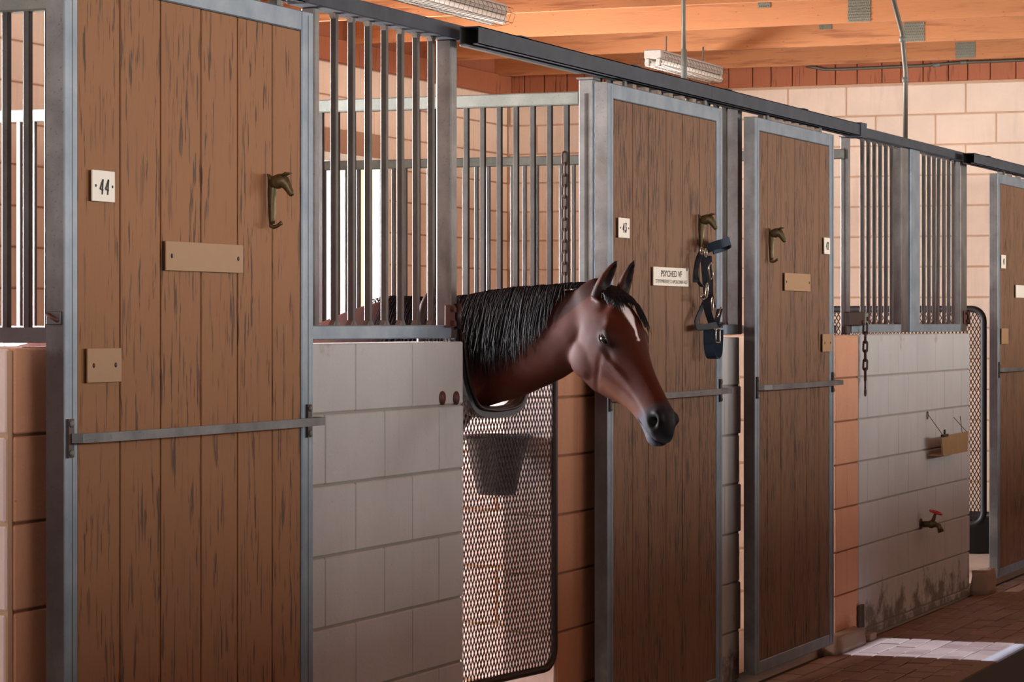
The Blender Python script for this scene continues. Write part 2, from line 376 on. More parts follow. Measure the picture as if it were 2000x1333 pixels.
# ceiling deck, joists (truss bottom chords) with gusset plates
skx0, skx1, sky0, sky1 = 0, 0, 0, 0
def patch_hole(P, half_x, half_y, Z):
    t = (Z-P.z)/(-SUND.z); c = P - SUND*t; return (c.x-half_x, c.x+half_x, c.y-half_y, c.y+half_y)
DECKZ = 3.75
h1 = patch_hole(Vector((12.85, -.45, 0)), .36, .36, DECKZ)
h2 = patch_hole(Vector((16.3, -.5, 0)), .2, .3, DECKZ)  # openings cut in the unseen deck so sun lands in the floor patches
b = MB()
xs = sorted([-5, 18.6, h1[0], h1[1], h2[0], h2[1]])
for i in range(5):
    p, q = xs[i], xs[i+1]; hh = None
    for h in (h1, h2):
        if abs(p-h[0]) < 1e-6: hh = h
    if hh: b.box((p, -9, DECKZ), (q, hh[2], DECKZ+.05)); b.box((p, hh[3], DECKZ), (q, 4.4, DECKZ+.05))
    else: b.box((p, -9, DECKZ), (q, 4.4, DECKZ+.05))
ceiling = struct(b.build('ceiling', M['deck']))
JB = 3.238; rnd = random.Random(5)
joists = {}
for k in range(16):
    X = 18.07-1.2192*k
    if X < 1: break
    jy0 = -6.2; b = MB(); n = 14; rings = []
    for i in range(n+1):
        y = jy0 + (3.92-jy0)*i/n; wv = rnd.uniform(-.003, .003)
        rings.append([(X-.019, y, JB+wv), (X+.019, y, JB+wv), (X+.019, y, JB+.235), (X-.019, y, JB+.235)])
    b.loft(rings); joists[k] = b.build('joist', M['joist'], ceiling)
def gusset(k, u0, u1, v0, v1):
    X = 18.07-1.2192*k - .019; p = onX(u0, v0, X); q = onX(u1, v1, X)
    zt = min(p.z, JB+.228) if v0 > 1 else JB+.20; zb = max(q.z, JB+.004)
    b = MB(); b.box((X-.003, q.y, zb), (X, p.y, zt))
    ny = max(3, int((p.y-q.y)/.012)); nz = max(3, int((zt-zb)/.016))
    for i in range(ny):
        for j in range(nz):
            yy = q.y+(i+.5)*(p.y-q.y)/ny + (.003 if j % 2 else -.003); zz = zb+(j+.5)*(zt-zb)/nz
            b.box((X-.006, yy-.0018, zz-.004), (X-.003, yy+.0018, zz+.004))
    b.build('gusset_plate', M['gusset'], joists[k])
gusset(2, 1656, 1700, 0, 42); gusset(1, 1765, 1806, 44, 83); gusset(0, 1866, 1905, 83, 113)
gusset(2, 1480, 1505, 0, 15); gusset(1, 1600, 1625, 46, 57)

# end wall and back wall
EX = 18.33; BY = 3.93; WT = 3.112
we = rect_windows_wall('y', EX, .2, -9, 4.13, -.05, DECKZ, [])
we = struct(we.build('wall_end', M['creamm']))
add_blocks(we, 'y', EX, 1, -2.6, BY, WT, 0, onX(1653, 190, EX).y, M['cream'], depth=.06, gap=.007, gapz=.007, proud=.005, seed=2)
holes = [(15.22, 16.3, 1.40, 2.56), (7.6, 8.8, 1.4, 2.5), (3.8, 5.0, 1.4, 2.5), (1.4, 2.6, 1.4, 2.5), (13.6, 14.7, 1.4, 2.5)]
wb = rect_windows_wall('x', BY, .2, -5, EX, -.05, DECKZ, holes); wb = struct(wb.build('wall_back', M['peachm']))
def vis(p, q, zb, zt): return True
add_blocks(wb, 'x', BY, 1, 10.6, EX-.01, WT, 0.6, 11.0, M['peach'], depth=.05, gap=.007, gapz=.007, proud=.005, holes=holes, seed=3)
# window in view (bare opening with pale sash) and its twins
def window(n, h):
    r_ = struct(bpy.data.objects.new('window_%d' % n, None)); COL.objects.link(r_)
    x0, x1, z0, z1 = h; b = MB()
    b.box((x0, BY-.005, z1-.055), (x1, BY+.14, z1)); b.box((x0, BY-.005, z0), (x1, BY+.14, z0+.05))
    b.box((x0, BY-.005, z0), (x0+.045, BY+.14, z1)); b.box((x1-.045, BY-.005, z0), (x1, BY+.14, z1))
    b.build('window_frame', M['card'], r_)
    b = MB(); b.box(((x0+x1)/2-.015, BY+.05, z0+.05), ((x0+x1)/2+.015, BY+.09, z1-.055)); b.build('mullion', M['card'], r_)
window(1, holes[0]); window(2, holes[1])
# plywood fascia along the end wall, timber plate on the back wall
fa = struct(bpy.data.objects.new('trim_1', None)); COL.objects.link(fa)
y = BY-.01; k = 0
while y > -2.6:
    wdt = .13 + .02*((k*7) % 3)
    b = MB(); b.cbox((EX-.03, y-wdt+.006, WT+.01), (EX-.004, y, DECKZ-.02), .003); b.build('board', M['fascia'], fa); y -= wdt; k += 1
b = MB(); b.cbox((8.0, BY-.045, WT+.0), (EX-.04, BY-.006, WT+.14), .004); struct(b.build('trim_2', M['fascia']))
b = MB(); b.box((8.0, BY-.014, WT+.14), (EX-.04, BY-.006, DECKZ-.01)); struct(b.build('trim_3', M['fascia']))
# far side of the aisle (behind the camera): block wall with its height set to shade the low doors, open above, outer wall with the long window; unseen end barrier added to keep daylight off the lower fronts
b = MB(); b.box((-4.7, -4.5, -.01), (18.2, -4.3, 1.68)); struct(b.build('wall_opposite', M['white']))
b = MB(); b.box((-5, -9.0, -.05), (18.5, -8.8, 1.2)); b.box((-5, -9.0, 2.9), (18.5, -8.8, DECKZ)); struct(b.build('wall_outer', M['white']))
b = MB(); b.box((-5, -8.8, -.05), (-4.8, -4.3, DECKZ)); b.box((-5, -4.3, -.05), (-4.8, 4.2, 2.4)); b.box((-5, 4.0, 2.4), (-4.8, 4.2, DECKZ)); struct(b.build('wall_light_barrier', M['white']))

# ------------------------------------------------------------------ stall front walls
def front_wall(name, x0, x1, phase, mat, mort, top=ZT, seed=1):
    b = MB(); b.cbox((x0+.006, .006, -.02), (x1-.006, .194, top-.006), .004); o = struct(b.build(name, mort))
    add_blocks(o, 'x', 0, 1, x0, x1, top, 0, phase, mat, depth=.2, gap=.0022, gapz=.007, proud=.002, ch=.0035, seed=seed); return o
W43 = (6.95, XY(904, 0)); W42 = (9.44, 11.17); W41 = (XY(1677, 0), XY(1893, 0))
PI43 = (XY(1088, 0), 9.43); PI42 = (XY(1676, 0)-.002-BL, XY(1676, 0)-.002)
wf = front_wall('wall_front', *W43, XY(694, 0), M['white'], M['mortar'], seed=4)
front_wall('wall_front.001', *W42, XY(1430, 0)+.5, M['white'], M['mortar'], seed=5)
front_wall('wall_front.002', *W41, XY(1754, 0), M['white'], M['mortar'], seed=6)
wp = front_wall('wall_pier', *PI43, PI43[0]-BL/2*0, M['raw'], M['rawm'], seed=7)
front_wall('wall_pier.001', PI42[0], PI42[1], PI42[0], M['orange'], M['rawm'], seed=8)
front_wall('wall_pier.002', XY(27, 0), 5.72, XY(27, 0), M['orange'], M['rawm'], top=ZT-.0, seed=9)
b = MB(); b.box((XY(27, 0)-.022, .002, -.02), (XY(27, 0)-.003, .21, ZT-.008)); o = struct(b.build('wall_pier_side', M['creamm'])); add_blocks(o, 'y', XY(27, 0)-.022, 1, .0, .21, ZT, .0, -.2, M['pink'], depth=.018, proud=.004)
front_wall('wall_pier.003', 17.2, 18.3, 17.2, M['white'], M['mortar'], seed=10)
b = MB(); b.box((PI43[0]-.004, .004, -.02), (PI43[0]-.001, .196, ZT-.008)); o = struct(b.build('wall_pier_side', M['creamm'])); add_blocks(o, 'y', PI43[0]-.012, 1, .004, .198, ZT, .0, -.2, M['pink'], depth=.008, proud=.002, ch=.002)
# stall dividing walls
PX = (6.03, 9.33, 12.87)
for i, x in enumerate(PX):
    b = MB(); x0 = x-.1
    b.box((x0, .21, -.02), (x0+.2, BY-.01, ZT-.01)); o = struct(b.build('wall_divider' + ('' if i == 0 else '.%03d' % i), M['creamm']))
    add_blocks(o, 'y', x0, 1, .205, BY-.01, ZT, .06, .3, M['pink'] if i != 2 else M['peach'], depth=.2, gap=.006, gapz=.006, proud=.004, seed=20+i)

# ------------------------------------------------------------------ divider grilles
def divider(i, x, label):
    t = thing('divider_grille', label, 'grille', (x, .2, ZT), 'barred grilles on the stall dividing walls')
    b = MB(); b.cbox((x-.025, .02 if i else .08, 2.295), (x+.025, BY-.012, 2.341), .004); b.build('top_rail', M['rail'], t)
    b = MB(); b.box((x-.025, .06, ZT+.006), (x+.025, BY-.012, ZT+.045)); b.build('bottom_rail', M['galv'], t)
    me = None; y = (.075, .075, .09)[i]; sp = (.0615, .0645, .0645)[i]; k = 0
    while y < BY-.05:
        z0 = ZT+.04 if y > .22 else ZT+.012
        if me is None:
            q = MB(); q.cbox((-.009, -.009, 0), (.009, .009, 2.296-ZT-.038), .0015); o = q.build('bar', M['bar']); me = o.data; bpy.data.objects.remove(o)
        link_mesh('bar', me, (x, y, ZT+.039), t)
        y += sp; k += 1
    return t
divider(0, PX[0], 'steel bar grille on the nearest dividing wall, at the far left edge')
divider(1, PX[1], 'steel bar grille on the dividing wall just behind the horse neck')
divider(2, PX[2], 'steel bar grille on the second dividing wall beyond the horse, pale and far')

# ------------------------------------------------------------------ front grilles
def front_grille(label, x0, x1, bars, name='front_grille', posts=(), zrail=(ZT+.008, 1.513), head=(2.412, 2.458), plate=None):
    t = thing(name, label, 'grille', (x0, .025, ZT))
    b = MB(); b.cbox((x0, 0.0, zrail[0]), (x1, .05, zrail[1]), .003); b.build('bottom_rail', M['blue'], t)
    b = MB(); b.cbox((x0, -.022, head[0]), (x1+.02, .05, head[1]), .003); b.build('header', M['track'], t)
    q = MB(); q.cbox((-.009, -.009, 0), (.009, .009, head[0]-zrail[1]+.002), .0015); o = q.build('bar', M['bar']); me = o.data; bpy.data.objects.remove(o)
    for k, x in enumerate(bars):
        rot = (0, 0, 0)
        if plate == 'bent' and k == len(bars)-4: rot = (0, .03, 0); x -= .03
        link_mesh('bar', me, (x, .025, zrail[1]-.001), t, rot)
        g = MB()
    g = MB()
    for x in bars:
        for zz, s in ((zrail[1], 1), (head[0], -1)):
            g.add([(x-.009, .017, zz), (x-.024, .017, zz), (x-.009, .017, zz+s*.015), (x-.009, .033, zz), (x-.024, .033, zz), (x-.009, .033, zz+s*.015)], [(0,1,2),(3,5,4),(0,3,4,1),(1,4,5,2),(2,5,3,0)])
            g.add([(x+.009, .017, zz), (x+.024, .017, zz), (x+.009, .017, zz+s*.015), (x+.009, .033, zz), (x+.024, .033, zz), (x+.009, .033, zz+s*.015)], [(0,1,2),(3,5,4),(0,3,4,1),(1,4,5,2),(2,5,3,0)])
    stuff(g.build('weld_fillets', M['galv'], t))
    for k, (px0, px1, y0, y1, m) in enumerate(posts):
        b = MB(); b.cbox((px0, y0-.0015, zrail[0]-.0), (px1, y1, head[0]), .004); b.build('post', m, t)
    return t
def lin(u0, u1, n, Y): a, c = XY(u0, Y), XY(u1, Y); return [a+(c-a)*k/(n-1) for k in range(n)]
g43 = front_grille('barred steel grille over the nearest white block wall, left of the horse', XY(590, 0), XY(892, 0), lin(653, 842, 7, .025),
    posts=[(XY(880, 0), XY(892, 0), 0, .05, M['galv']), (XY(616, 0), XY(626, 0), 0.004, .046, M['galv'])])
g42 = front_grille('barred steel grille mostly hidden behind the door numbered 43', 9.46, 11.19, [9.53+.1158*k for k in range(14)],
    posts=[(11.14, 11.19, 0, .05, M['galv'])])
g41 = front_grille('long barred steel grille in two panels over the far white wall with the red tap', XY(1665, 0), XY(1888, 0), lin(1684, 1752, 7, .025)+lin(1804, 1862, 7, .025),
    posts=[(XY(1776, 0)-.02, XY(1792, 0), -.012, .05, M['blue']), (XY(1876, 0), XY(1888, 0), 0, .05, M['galv']), (XY(1760, 0), XY(1776, 0)-.024, .0, .05, M['galv'])], plate='bent')
# hinge brackets of the gates on the grille posts
# free-standing posts at the dividing walls
def post(label, x, y0, y1, z0, z1, m, w=.05):
    t = thing('steel_post', label, 'post', (x, y0, z0))
    b = MB(); b.cbox((x, y0, z0), (x+w, y1, z1), .004); b.build('shaft', m, t)
    b = MB(); b.box((x-.002, y0+(y1-y0)*.42, z0+.01), (x-.0002, y0+(y1-y0)*.58, z1-.05)); b.build('channel_slot', M['bar'], t)
    b = MB(); b.box((x-.012, y0-.004, z1), (x+w+.012, y1+.004, z1+.006)); b.build('cap_plate', m, t)
    return t
post('galvanised steel post between the horse opening and door 43', 9.30, -.036, .019, ZT+.001, 2.382, M['galv'])
post('brownish steel post above the orange block pier', 12.90, 0.001, .042, ZT+.001, 2.40, M['galv'], w=.028)
# ------------------------------------------------------------------ door tracks
def track(label, x0, x1, seams, y0=-.125, y1=-.06, z0=2.386, z1=2.442, cap=None):
    t = thing('door_track', label, 'track', (x0, y0, z0), 'overhead sliding door tracks')
    ends = [x0]+list(seams)+[x1]
    for a, c in zip(ends[:-1], ends[1:]):
        b = MB(); a2 = a+.002; th = .003
        b.box((a2, y0, z0), (c, y0+th, z1)); b.box((a2, y1-th, z0), (c, y1, z1)); b.box((a2, y0, z1-th), (c, y1, z1))
        b.box((a2, y0, z0), (c, y0+.02, z0+th)); b.box((a2, y1-.02, z0), (c, y1, z0+th))
        b.build('rail', M['track'], t)
        b = MB(); b.box((a2+.01, y0+th+.0005, z0+th), (c, y0+th+.001, z1-th)); b.box((a2+.01, y1-th-.001, z0+th), (c, y1-th-.0005, z1-th)); b.box((a2+.4, y0+th, z0+.01), (a2+.403, y1-th, z1-th)); b.build('rail_inside', M['trackin'], t)
    x = x0+.35
    while x < x1:
        b = MB(); b.box((x, y0-.002, z1+.0005), (x+.07, -.026, z1+.004)); b.box((x, -.03, z1-.02), (x+.07, -.026, z1+.004)); b.build('bracket', M['track'], t); x += 1.1
    if cap: b = MB(); b.box((x1-.1, y0-.006, z0-.006), (x1+.004, y1+.004, z1+.006)); b.build('end_cap', M['track'], t)
    return t
track('blue grey steel door track over the opening with the horse and doors 43 and 42', XY(935, -.125), XY(1690, -.125), [XY(1390, -.125)], cap=True)
track('blue grey steel door track over the farthest sliding door at the right edge', XY(1903, -.125), 18.25, [])
track('blue grey steel door track above the door numbered 44', 3.0, XY(596, -.125), [])
b = MB(); b.cbox((8.22, -.02, 2.40), (9.28, .02, 2.438), .003); 
tag(b.build('header_rail', M['rail']), 'slim pale steel rail running behind the track above the horse', 'rail')
# ------------------------------------------------------------------ sliding doors
FY = -.10; BYD = -.05
def stroke_text(kind, cx, cz, h, y, parent, wx=.55):
    """hand-written digits as thin strokes"""
    G = {'4': [[(.62, 1), (.0, .36), (.62, .30)], [(.62, .98), (.52, .5), (.44, 0)]],
         '3': [[(.12, .98), (.62, 1), (.36, .60)], [(.36, .60), (.6, .56), (.62, .3), (.40, .02), (.1, .12), (.0, .3)]],
         '2': [[(.08, .8), (.3, 1), (.55, .82), (.4, .4), (.05, .02), (.62, .06)]],
         '1': [[(.2, .8), (.42, 1), (.34, 0)]]}
    for k, ch in enumerate(kind):
        b = MB()
        for st in G[ch]:
            pts = [(cx+(k-len(kind)/2)*h*wx*1.15+px*h*wx, y, cz-h/2+pz*h) for px, pz in st]
            for p, q in zip(pts[:-1], pts[1:]): b.bar((p[0], p[1], p[2]), (q[0], q[1], q[2]), h*.09, .0015, up=(0, 1, 0))
        b.build('digit', M['ink'], parent)
def hook(parent, u, v, name='horse_head_hook'):
    """bronze hook: neck plate standing on the door, horse head and hook arm reaching out from it"""
    c0 = onY(u, v, FY); x0, zt = c0.x, c0.z
    K = .00014
    def P(a, zz, c=0): return (x0+c, FY-.003-(a-310)*.00015, zt-(zz-205)*K)
    def prof(rows, th, n=10):
        t = MB(); rings = []
        for (l, r_, zz) in rows:
            rings.append([P((l+r_)/2-(r_-l)/2*math.cos(q), zz, th*math.sin(q)) for q in [2*PI*i/n for i in range(n)]])
        t.loft(rings); return t
    o = prof([(310, 330, 205), (310, 400, 262), (310, 470, 330), (308, 500, 420), (304, 495, 540), (304, 478, 620), (308, 470, 700), (318, 466, 820), (325, 462, 960), (335, 460, 1080), (345, 440, 1150)], .008).build(name, M['bronze'], parent, smooth=True)
    path = [(380, 400, 120), (450, 370, 130), (520, 350, 140), (580, 345, 145), (630, 365, 125), (680, 430, 92), (720, 500, 74), (755, 560, 66), (780, 600, 58), (795, 625, 30)]
    t = MB(); rings = []
    for i, (px, pz, rr) in enumerate(path):
        a_ = path[max(0, i-1)]; b_ = path[min(len(path)-1, i+1)]; tx, tz = b_[0]-a_[0], b_[1]-a_[1]; l_ = math.hypot(tx, tz); nx, nz = -tz/l_, tx/l_
        rings.append([P(px+nx*rr*math.cos(q), pz+nz*rr*math.cos(q), rr*.62*K*math.sin(q)) for q in [2*PI*k/12 for k in range(12)]])
    t.loft(rings); t.build('head', M['bronze'], o, smooth=True)
    t = MB()
    for dx in (-.007, .007): t.tube([P(610, 250, dx*.7), P(680, 205, dx), P(760, 196, dx*1.2)], [.004, .0045, .001], 6)
    t.build('ears', M['bronze'], o, smooth=True)
    t = MB(); t.tube([P(370, 1130), P(375, 1190), P(430, 1212), P(500, 1190), P(550, 1150), P(580, 1130)], [.005, .006, .0055, .005, .005, .0065], 8)
    t.build('hook_arm', M['bronze'], o, smooth=True)
    t = MB(); t.sphere(P(370, 805, -.008), .0035, 8, 6); t.build('screw', M['dark'], o, smooth=True)
    return o
def plate(parent, name, u0, u1, v0, v1, mat, holes=(), th=.004):
    p = onY(u0, v0, FY); q = onY(u1, v1, FY); b = MB(); b.cbox((p.x, FY-.004-th, q.z), (q.x, FY-.0035, p.z), .001); o = b.build(name, mat, parent)
    for fx, fz in holes:
        b = MB(); b.sphere((p.x+(q.x-p.x)*fx, FY-.004-th, q.z+(p.z-q.z)*fz), .006, 8, 6, (1, .3, 1)); b.build('screw', M['dark'], o, smooth=True)
    return o, p, q
def door(label, ul, ur, grooves, mat, zt=2.368, zb=.072, stile=.06, bar=True, n_track=2):
    xl = XY(ul, FY) if ul > -50 else -ul; xr = XY(ur, FY); t = thing('sliding_door', label, 'door', ((xl+xr)/2, FY, zb), 'sliding plank stall doors')
    fr = M['blue']
    def chan(name, a, c):
        b = MB(); b.cbox(a, c, .003); return b.build(name, fr, t)
    o = chan('stile', (xl, FY, zb), (xl+stile, BYD, zt)); b = MB(); b.box((xl+stile*.56, FY-.0006, zb+.01), (xl+stile*.6, FY+.002, zt-.01)); b.build('seam', M['bar'], o)
    b = MB(); b.box((xl-.0015, FY+.002, zb), (xl-.0001, BYD-.002, zt)); b.build('edge_face', M['galv'], o)
    o = chan('stile', (xr-stile*1.15, FY, zb), (xr, BYD, zt)); b = MB(); b.box((xr-stile*.56, FY-.0006, zb+.01), (xr-stile*.51, FY+.002, zt-.01)); b.build('seam', M['ink'], o)
    chan('top_rail', (xl+stile, FY+.001, zt-.055), (xr-stile*1.15, BYD, zt)); chan('bottom_rail', (xl+stile, FY+.001, zb), (xr-stile*1.15, BYD, zb+.05))
    b = MB(); b.box((xl+stile, FY+.016, zb+.05), (xr-stile*1.15, BYD-.006, zt-.055)); b.build('backing', M['groove'], t)
    gx = [xl+stile+.001]+grooves+[xr-stile*1.15-.001]
    for a, c in zip(gx[:-1], gx[1:]):
        b = MB(); b.cbox((a+.003, FY+.004, zb+.051), (c-.003, FY+.017, zt-.056), .002); b.build('board', mat, t)
    for hx in (xl+.2, xr-.2):
        b = MB(); b.box((hx-.012, -.096, zt), (hx+.012, -.089, 2.40)); b.build('hanger', M['rail'], t)
        b = MB(); b.tube([(hx, -.107, 2.408), (hx, -.078, 2.408)], .014, 12); b.build('roller', M['dark'], t)
    # roller chain-like spacer bits along the top
    for k in range(8):
        x = xl+.18+k*(xr-xl-.36)/7.0
        b = MB(); b.box((x-.02, -.088, zt+.001), (x+.02, -.062, zt+.016)); b.build('guide_pad', M['conc'], t)
    if bar:
        z = 1.253; hw = .012
        pts = [(xl+.022, FY-.006, z), (xl+.035, FY-.026, z), (xl+.10, FY-.040, z), (xl+.35, FY-.052, z), (xr-.25, FY-.056, z), (xr-.045, FY-.052, z), (xr-.022, FY-.042, z), (xr-.02, FY-.012, z), (xr-.03, FY-.003, z)]
        b = MB(); b.ribbon(pts, .022, .008, (0, 0, 1)); o = b.build('grab_bar', M['grab'], t)
        for x in (xl+.020, xr-.034):
            b = MB(); b.box((x-.012, FY-.007, z-.045), (x+.012, FY-.0005, z+.045)); b.build('bracket', M['bar'], o)
            b = MB()
            for dz in (-.034, .034): b.sphere((x, FY-.008, z+dz), .009, 8, 6, (1, .6, 1))
            b.build('bolts', M['rail'], o, smooth=True)
    return t, xl, xr
gr = lambda us: [XY(u, FY) for u in us]
d44, xl, xr = door('large plank sliding door numbered 44 with a horse-head hook and blank tan plates, nearest at left', 126, 612, gr([238, 317, 396, 467, 535]), M['door'])
o, p, q = plate(d44, 'number_plate', 175, 219, 331.5, 396, M['card']); stroke_text('44', (p.x+q.x)/2+.006, (p.z+q.z)/2-.002, .036, p.y-.0095, o, .62)
for fx in (.14, .88):
    b = MB(); b.sphere((p.x+(q.x-p.x)*fx, p.y-.0085, (p.z+q.z)/2), .0035, 8, 5, (1, .4, 1)); b.build('screw', M['ink'], o)
plate(d44, 'blank_plate', 319, 470, 470.5, 534, M['plate'], [(.07, .5), (.93, .5)]); plate(d44, 'blank_plate', 166, 232, 681, 746, M['plate'], [(.17, .5), (.82, .5)])
hook(d44, 521, 340)
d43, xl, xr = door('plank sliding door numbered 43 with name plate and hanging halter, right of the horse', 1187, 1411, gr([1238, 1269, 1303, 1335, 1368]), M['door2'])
o, p, q = plate(d43, 'number_plate', 1205, 1226, 425, 466, M['card']); stroke_text('43', (p.x+q.x)/2+.004, (p.z+q.z)/2, .034, p.y-.0095, o, .60)
for fx in (.14, .88):
    b = MB(); b.sphere((p.x+(q.x-p.x)*fx, p.y-.0085, (p.z+q.z)/2), .0035, 8, 5, (1, .4, 1)); b.build('screw', M['ink'], o)
o, p, q = plate(d43, 'name_plate', 1273, 1341, 521, 560.5, M['card'], [(.95, .93)])
def text(body, cx, cz, wid, hgt, y, parent, name='lettering'):
    cu = bpy.data.curves.new(name, 'FONT'); cu.body = body; cu.align_x = 'CENTER'; cu.align_y = 'CENTER'; cu.extrude = .0; cu.offset = .008 if len(body) < 15 else 0
    ob = bpy.data.objects.new(name, cu); COL.objects.link(ob); dg = bpy.context.evaluated_depsgraph_get(); dg.update()
    me = bpy.data.meshes.new_from_object(ob.evaluated_get(dg)); bpy.data.objects.remove(ob)
    co = np.zeros(len(me.vertices)*3); me.vertices.foreach_get('co', co); co = co.reshape(-1, 3)
    mn, mx = co.min(0), co.max(0); co[:, 0] = (co[:, 0]-(mn[0]+mx[0])/2)/(mx[0]-mn[0])*wid+cx; zz = (co[:, 1]-(mn[1]+mx[1])/2)/(mx[1]-mn[1])*hgt+cz
    co[:, 2] = zz; co[:, 1] = y; me.vertices.foreach_set('co', co.ravel()); me.materials.clear(); me.materials.append(M['ink'])
    o2 = bpy.data.objects.new(name, me); COL.objects.link(o2); o2.parent = parent; o2.matrix_parent_inverse = parent.matrix_basis.inverted(); return o2
W_, H_ = q.x-p.x, p.z-q.z
text('PSYCHED VF', p.x+W_*.50, q.z+H_*.66, W_*.60, H_*.33, p.y-.0089, o); text('TF PSYMREEKEE X APOLLONIA HCF', p.x+W_*.50, q.z+H_*.24, W_*.92, H_*.19, p.y-.0089, o)
hook(d43, 1362.5, 419)
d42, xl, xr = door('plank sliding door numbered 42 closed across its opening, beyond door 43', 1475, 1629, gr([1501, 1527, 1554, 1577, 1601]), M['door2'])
o, p, q = plate(d42, 'number_plate', 1607, 1618, 464, 497, M['card']); stroke_text('42', (p.x+q.x)/2+.004, (p.z+q.z)/2, .034, p.y-.0095, o, .6)
plate(d42, 'blank_plate', 1530, 1580, 533, 570, M['plate'], [(.06, .5), (.94, .5)]); plate(d42, 'blank_plate', 1604, 1622, 653, 687, M['plate'], [(.2, .5), (.8, .5)])
hook(d42, 1499.5, 446)
xL = XY(1949, FY)
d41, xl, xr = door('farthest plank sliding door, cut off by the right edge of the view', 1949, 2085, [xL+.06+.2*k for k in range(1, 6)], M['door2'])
o, p, q = plate(d41, 'number_plate', 1953.5, 1962, 498, 525, M['card']); stroke_text('41', (p.x+q.x)/2+.003, (p.z+q.z)/2, .034, p.y-.0095, o, .5)
plate(d41, 'blank_plate', 1954, 1967, 642, 672, M['plate']); plate(d41, 'name_plate', 1982, 2016, 557, 583, M['card'])

# ------------------------------------------------------------------ mesh gates
def gate(label, g0, g1, z0, z1, yoke, group, pitch=(.0215, .041), fr=.0135, sw=.0026, mat='dark'):
    """yoke = None or (s_left, s_right, z_bottom)"""
    g0 = Vector((*g0, 0)); g1 = Vector((*g1, 0)); L = (g1-g0).length; sd = (g1-g0).normalized(); nrm = Vector((-sd.y, sd.x, 0))
    t = thing('mesh_gate', label, 'gate', (g0.x, g0.y, z0), group)
    W = lambda s, z, o=0: g0+sd*s+Vector((0, 0, z))+nrm*o
    def arc(cs, cz, r, a0, a1, n=6): return [(cs+r*math.cos(a0+(a1-a0)*k/n), cz+r*math.sin(a0+(a1-a0)*k/n)) for k in range(n+1)]
    R = .07; out = []
    out += arc(R, z0+R, R, 1.5*PI, PI); 
    if yoke:
        sl, sr, zb = yoke; mid = (sl+sr)/2; hh = sl/2
        out += arc(hh, z1-hh, hh, PI, .25*PI, 8)
        ctrl = [(sl-.012, z1-hh*1.6), (sl+.0, z1-.14), (sl+.012, z1-.2), (sl+.035, zb+.11), (sl+.07, zb+.05), (sl+.115, zb+.012), (mid-.04, zb), (mid+.04, zb), (sr-.115, zb+.012), (sr-.07, zb+.05), (sr-.035, zb+.11), (sr-.012, z1-.2), (sr, z1-.14)]
        def cr(P_, k_=4):
            o_ = []
            for i in range(len(P_)-1):
                p0, p1, p2, p3 = [np.array(P_[max(0, min(len(P_)-1, i+d))]) for d in (-1, 0, 1, 2)]
                for k in range(k_): u = k/k_; o_.append(tuple(.5*((2*p1)+(p2-p0)*u+(2*p0-5*p1+4*p2-p3)*u*u+(3*p1-p0-3*p2+p3)*u**3)))
            return o_+[tuple(P_[-1])]
        ctrl = cr(ctrl); hr = (L-sr)/2
        out += ctrl; yk = ctrl; out += arc(sr+hr, z1-hr, hr, .85*PI, 0, 8)
    else:
        out += arc(R, z1-R, R, PI, .5*PI); out += arc(L-R, z1-R, R, .5*PI, 0)
    out += arc(L-R, z0+R, R, 0, -.5*PI)
    b = MB(); b.tube([W(s, z) for s, z in out], fr, 8, closed=True); b.build('frame', M[mat], t, smooth=True)
    if yoke:
        pts = out[len(arc(0,0,1,0,1))+5:len(arc(0,0,1,0,1))+9+len(yk)+4]
        b = MB(); rings = []
        for i, (s, z) in enumerate(pts):
            a_ = pts[max(0, i-1)]; c_ = pts[min(len(pts)-1, i+1)]; tx, tz = c_[0]-a_[0], c_[1]-a_[1]; l_ = math.hypot(tx, tz); nx, nz = tz/l_, -tx/l_
            # toward the opening side
            ss = 1
            rings.append([W(s+nx*-.006*ss, z+nz*-.006*ss, -.018), W(s+nx*.026*ss, z+nz*.026*ss, -.018), W(s+nx*.026*ss, z+nz*.026*ss, .028), W(s+nx*-.006*ss, z+nz*-.006*ss, .028)])
        b.loft(rings); b.build('yoke_rim', M['rubber'], t)
        b = MB(); b.tube([W(s, z, -.022) for s, z in pts], .006, 6); b.build('yoke_wire', M['dark'], t, smooth=True)
    # expanded metal
    def inside(s, z):
        c_ = False; n = len(out); j = n-1
        for i in range(n):
            a_, b_ = out[i], out[j]
            if (a_[1] > z) != (b_[1] > z) and s < (b_[0]-a_[0])*(z-a_[1])/(b_[1]-a_[1])+a_[0]: c_ = not c_
            j = i
        return c_
    pw, ph = pitch; b = MB(); ns = int(L/pw)+1; nz = int((z1-z0)/ph)+1
    for i in range(ns):
        for j in range(2*nz):
            s0 = i*pw+(pw/2 if j % 2 else 0); zz = z0+j*ph/2
            for sg in (-1, 1):
                p = (s0, zz); q = (s0+sg*pw/2, zz+ph/2)
                if inside((p[0]+q[0])/2, (p[1]+q[1])/2) and inside(*p) and inside(*q):
                    b.bar(W(*p, 0), W(*q, 0), sw, .0032, up=nrm)
    stuff(b.build('mesh_panel', M['dark'], t, fix=False)); return t, W
G0 = (XY(822, .12), .12); G1 = (XY(1082, .0), -.0)
g0v = Vector((*G0, 0)); g1v = Vector((*G1, 0)); GL = (g1v-g0v).length
def s_on_gate(u):
    d = ray(u, HOR); a = g1v-g0v; q = Vector((0, CAMY, 0)); # intersect q+t d with g0+s a
    den = d.x*a.y-d.y*a.x; t_ = ((g0v.x-q.x)*a.y-(g0v.y-q.y)*a.x)/den; P = q+Vector((d.x, d.y, 0))*t_; return (P-g0v).length
gt, GW = gate('dark mesh gate with a yoke cut-out around the horse neck', G0, G1, .335, 1.625, (s_on_gate(893), s_on_gate(1036), 1.232), 'mesh stall gates')
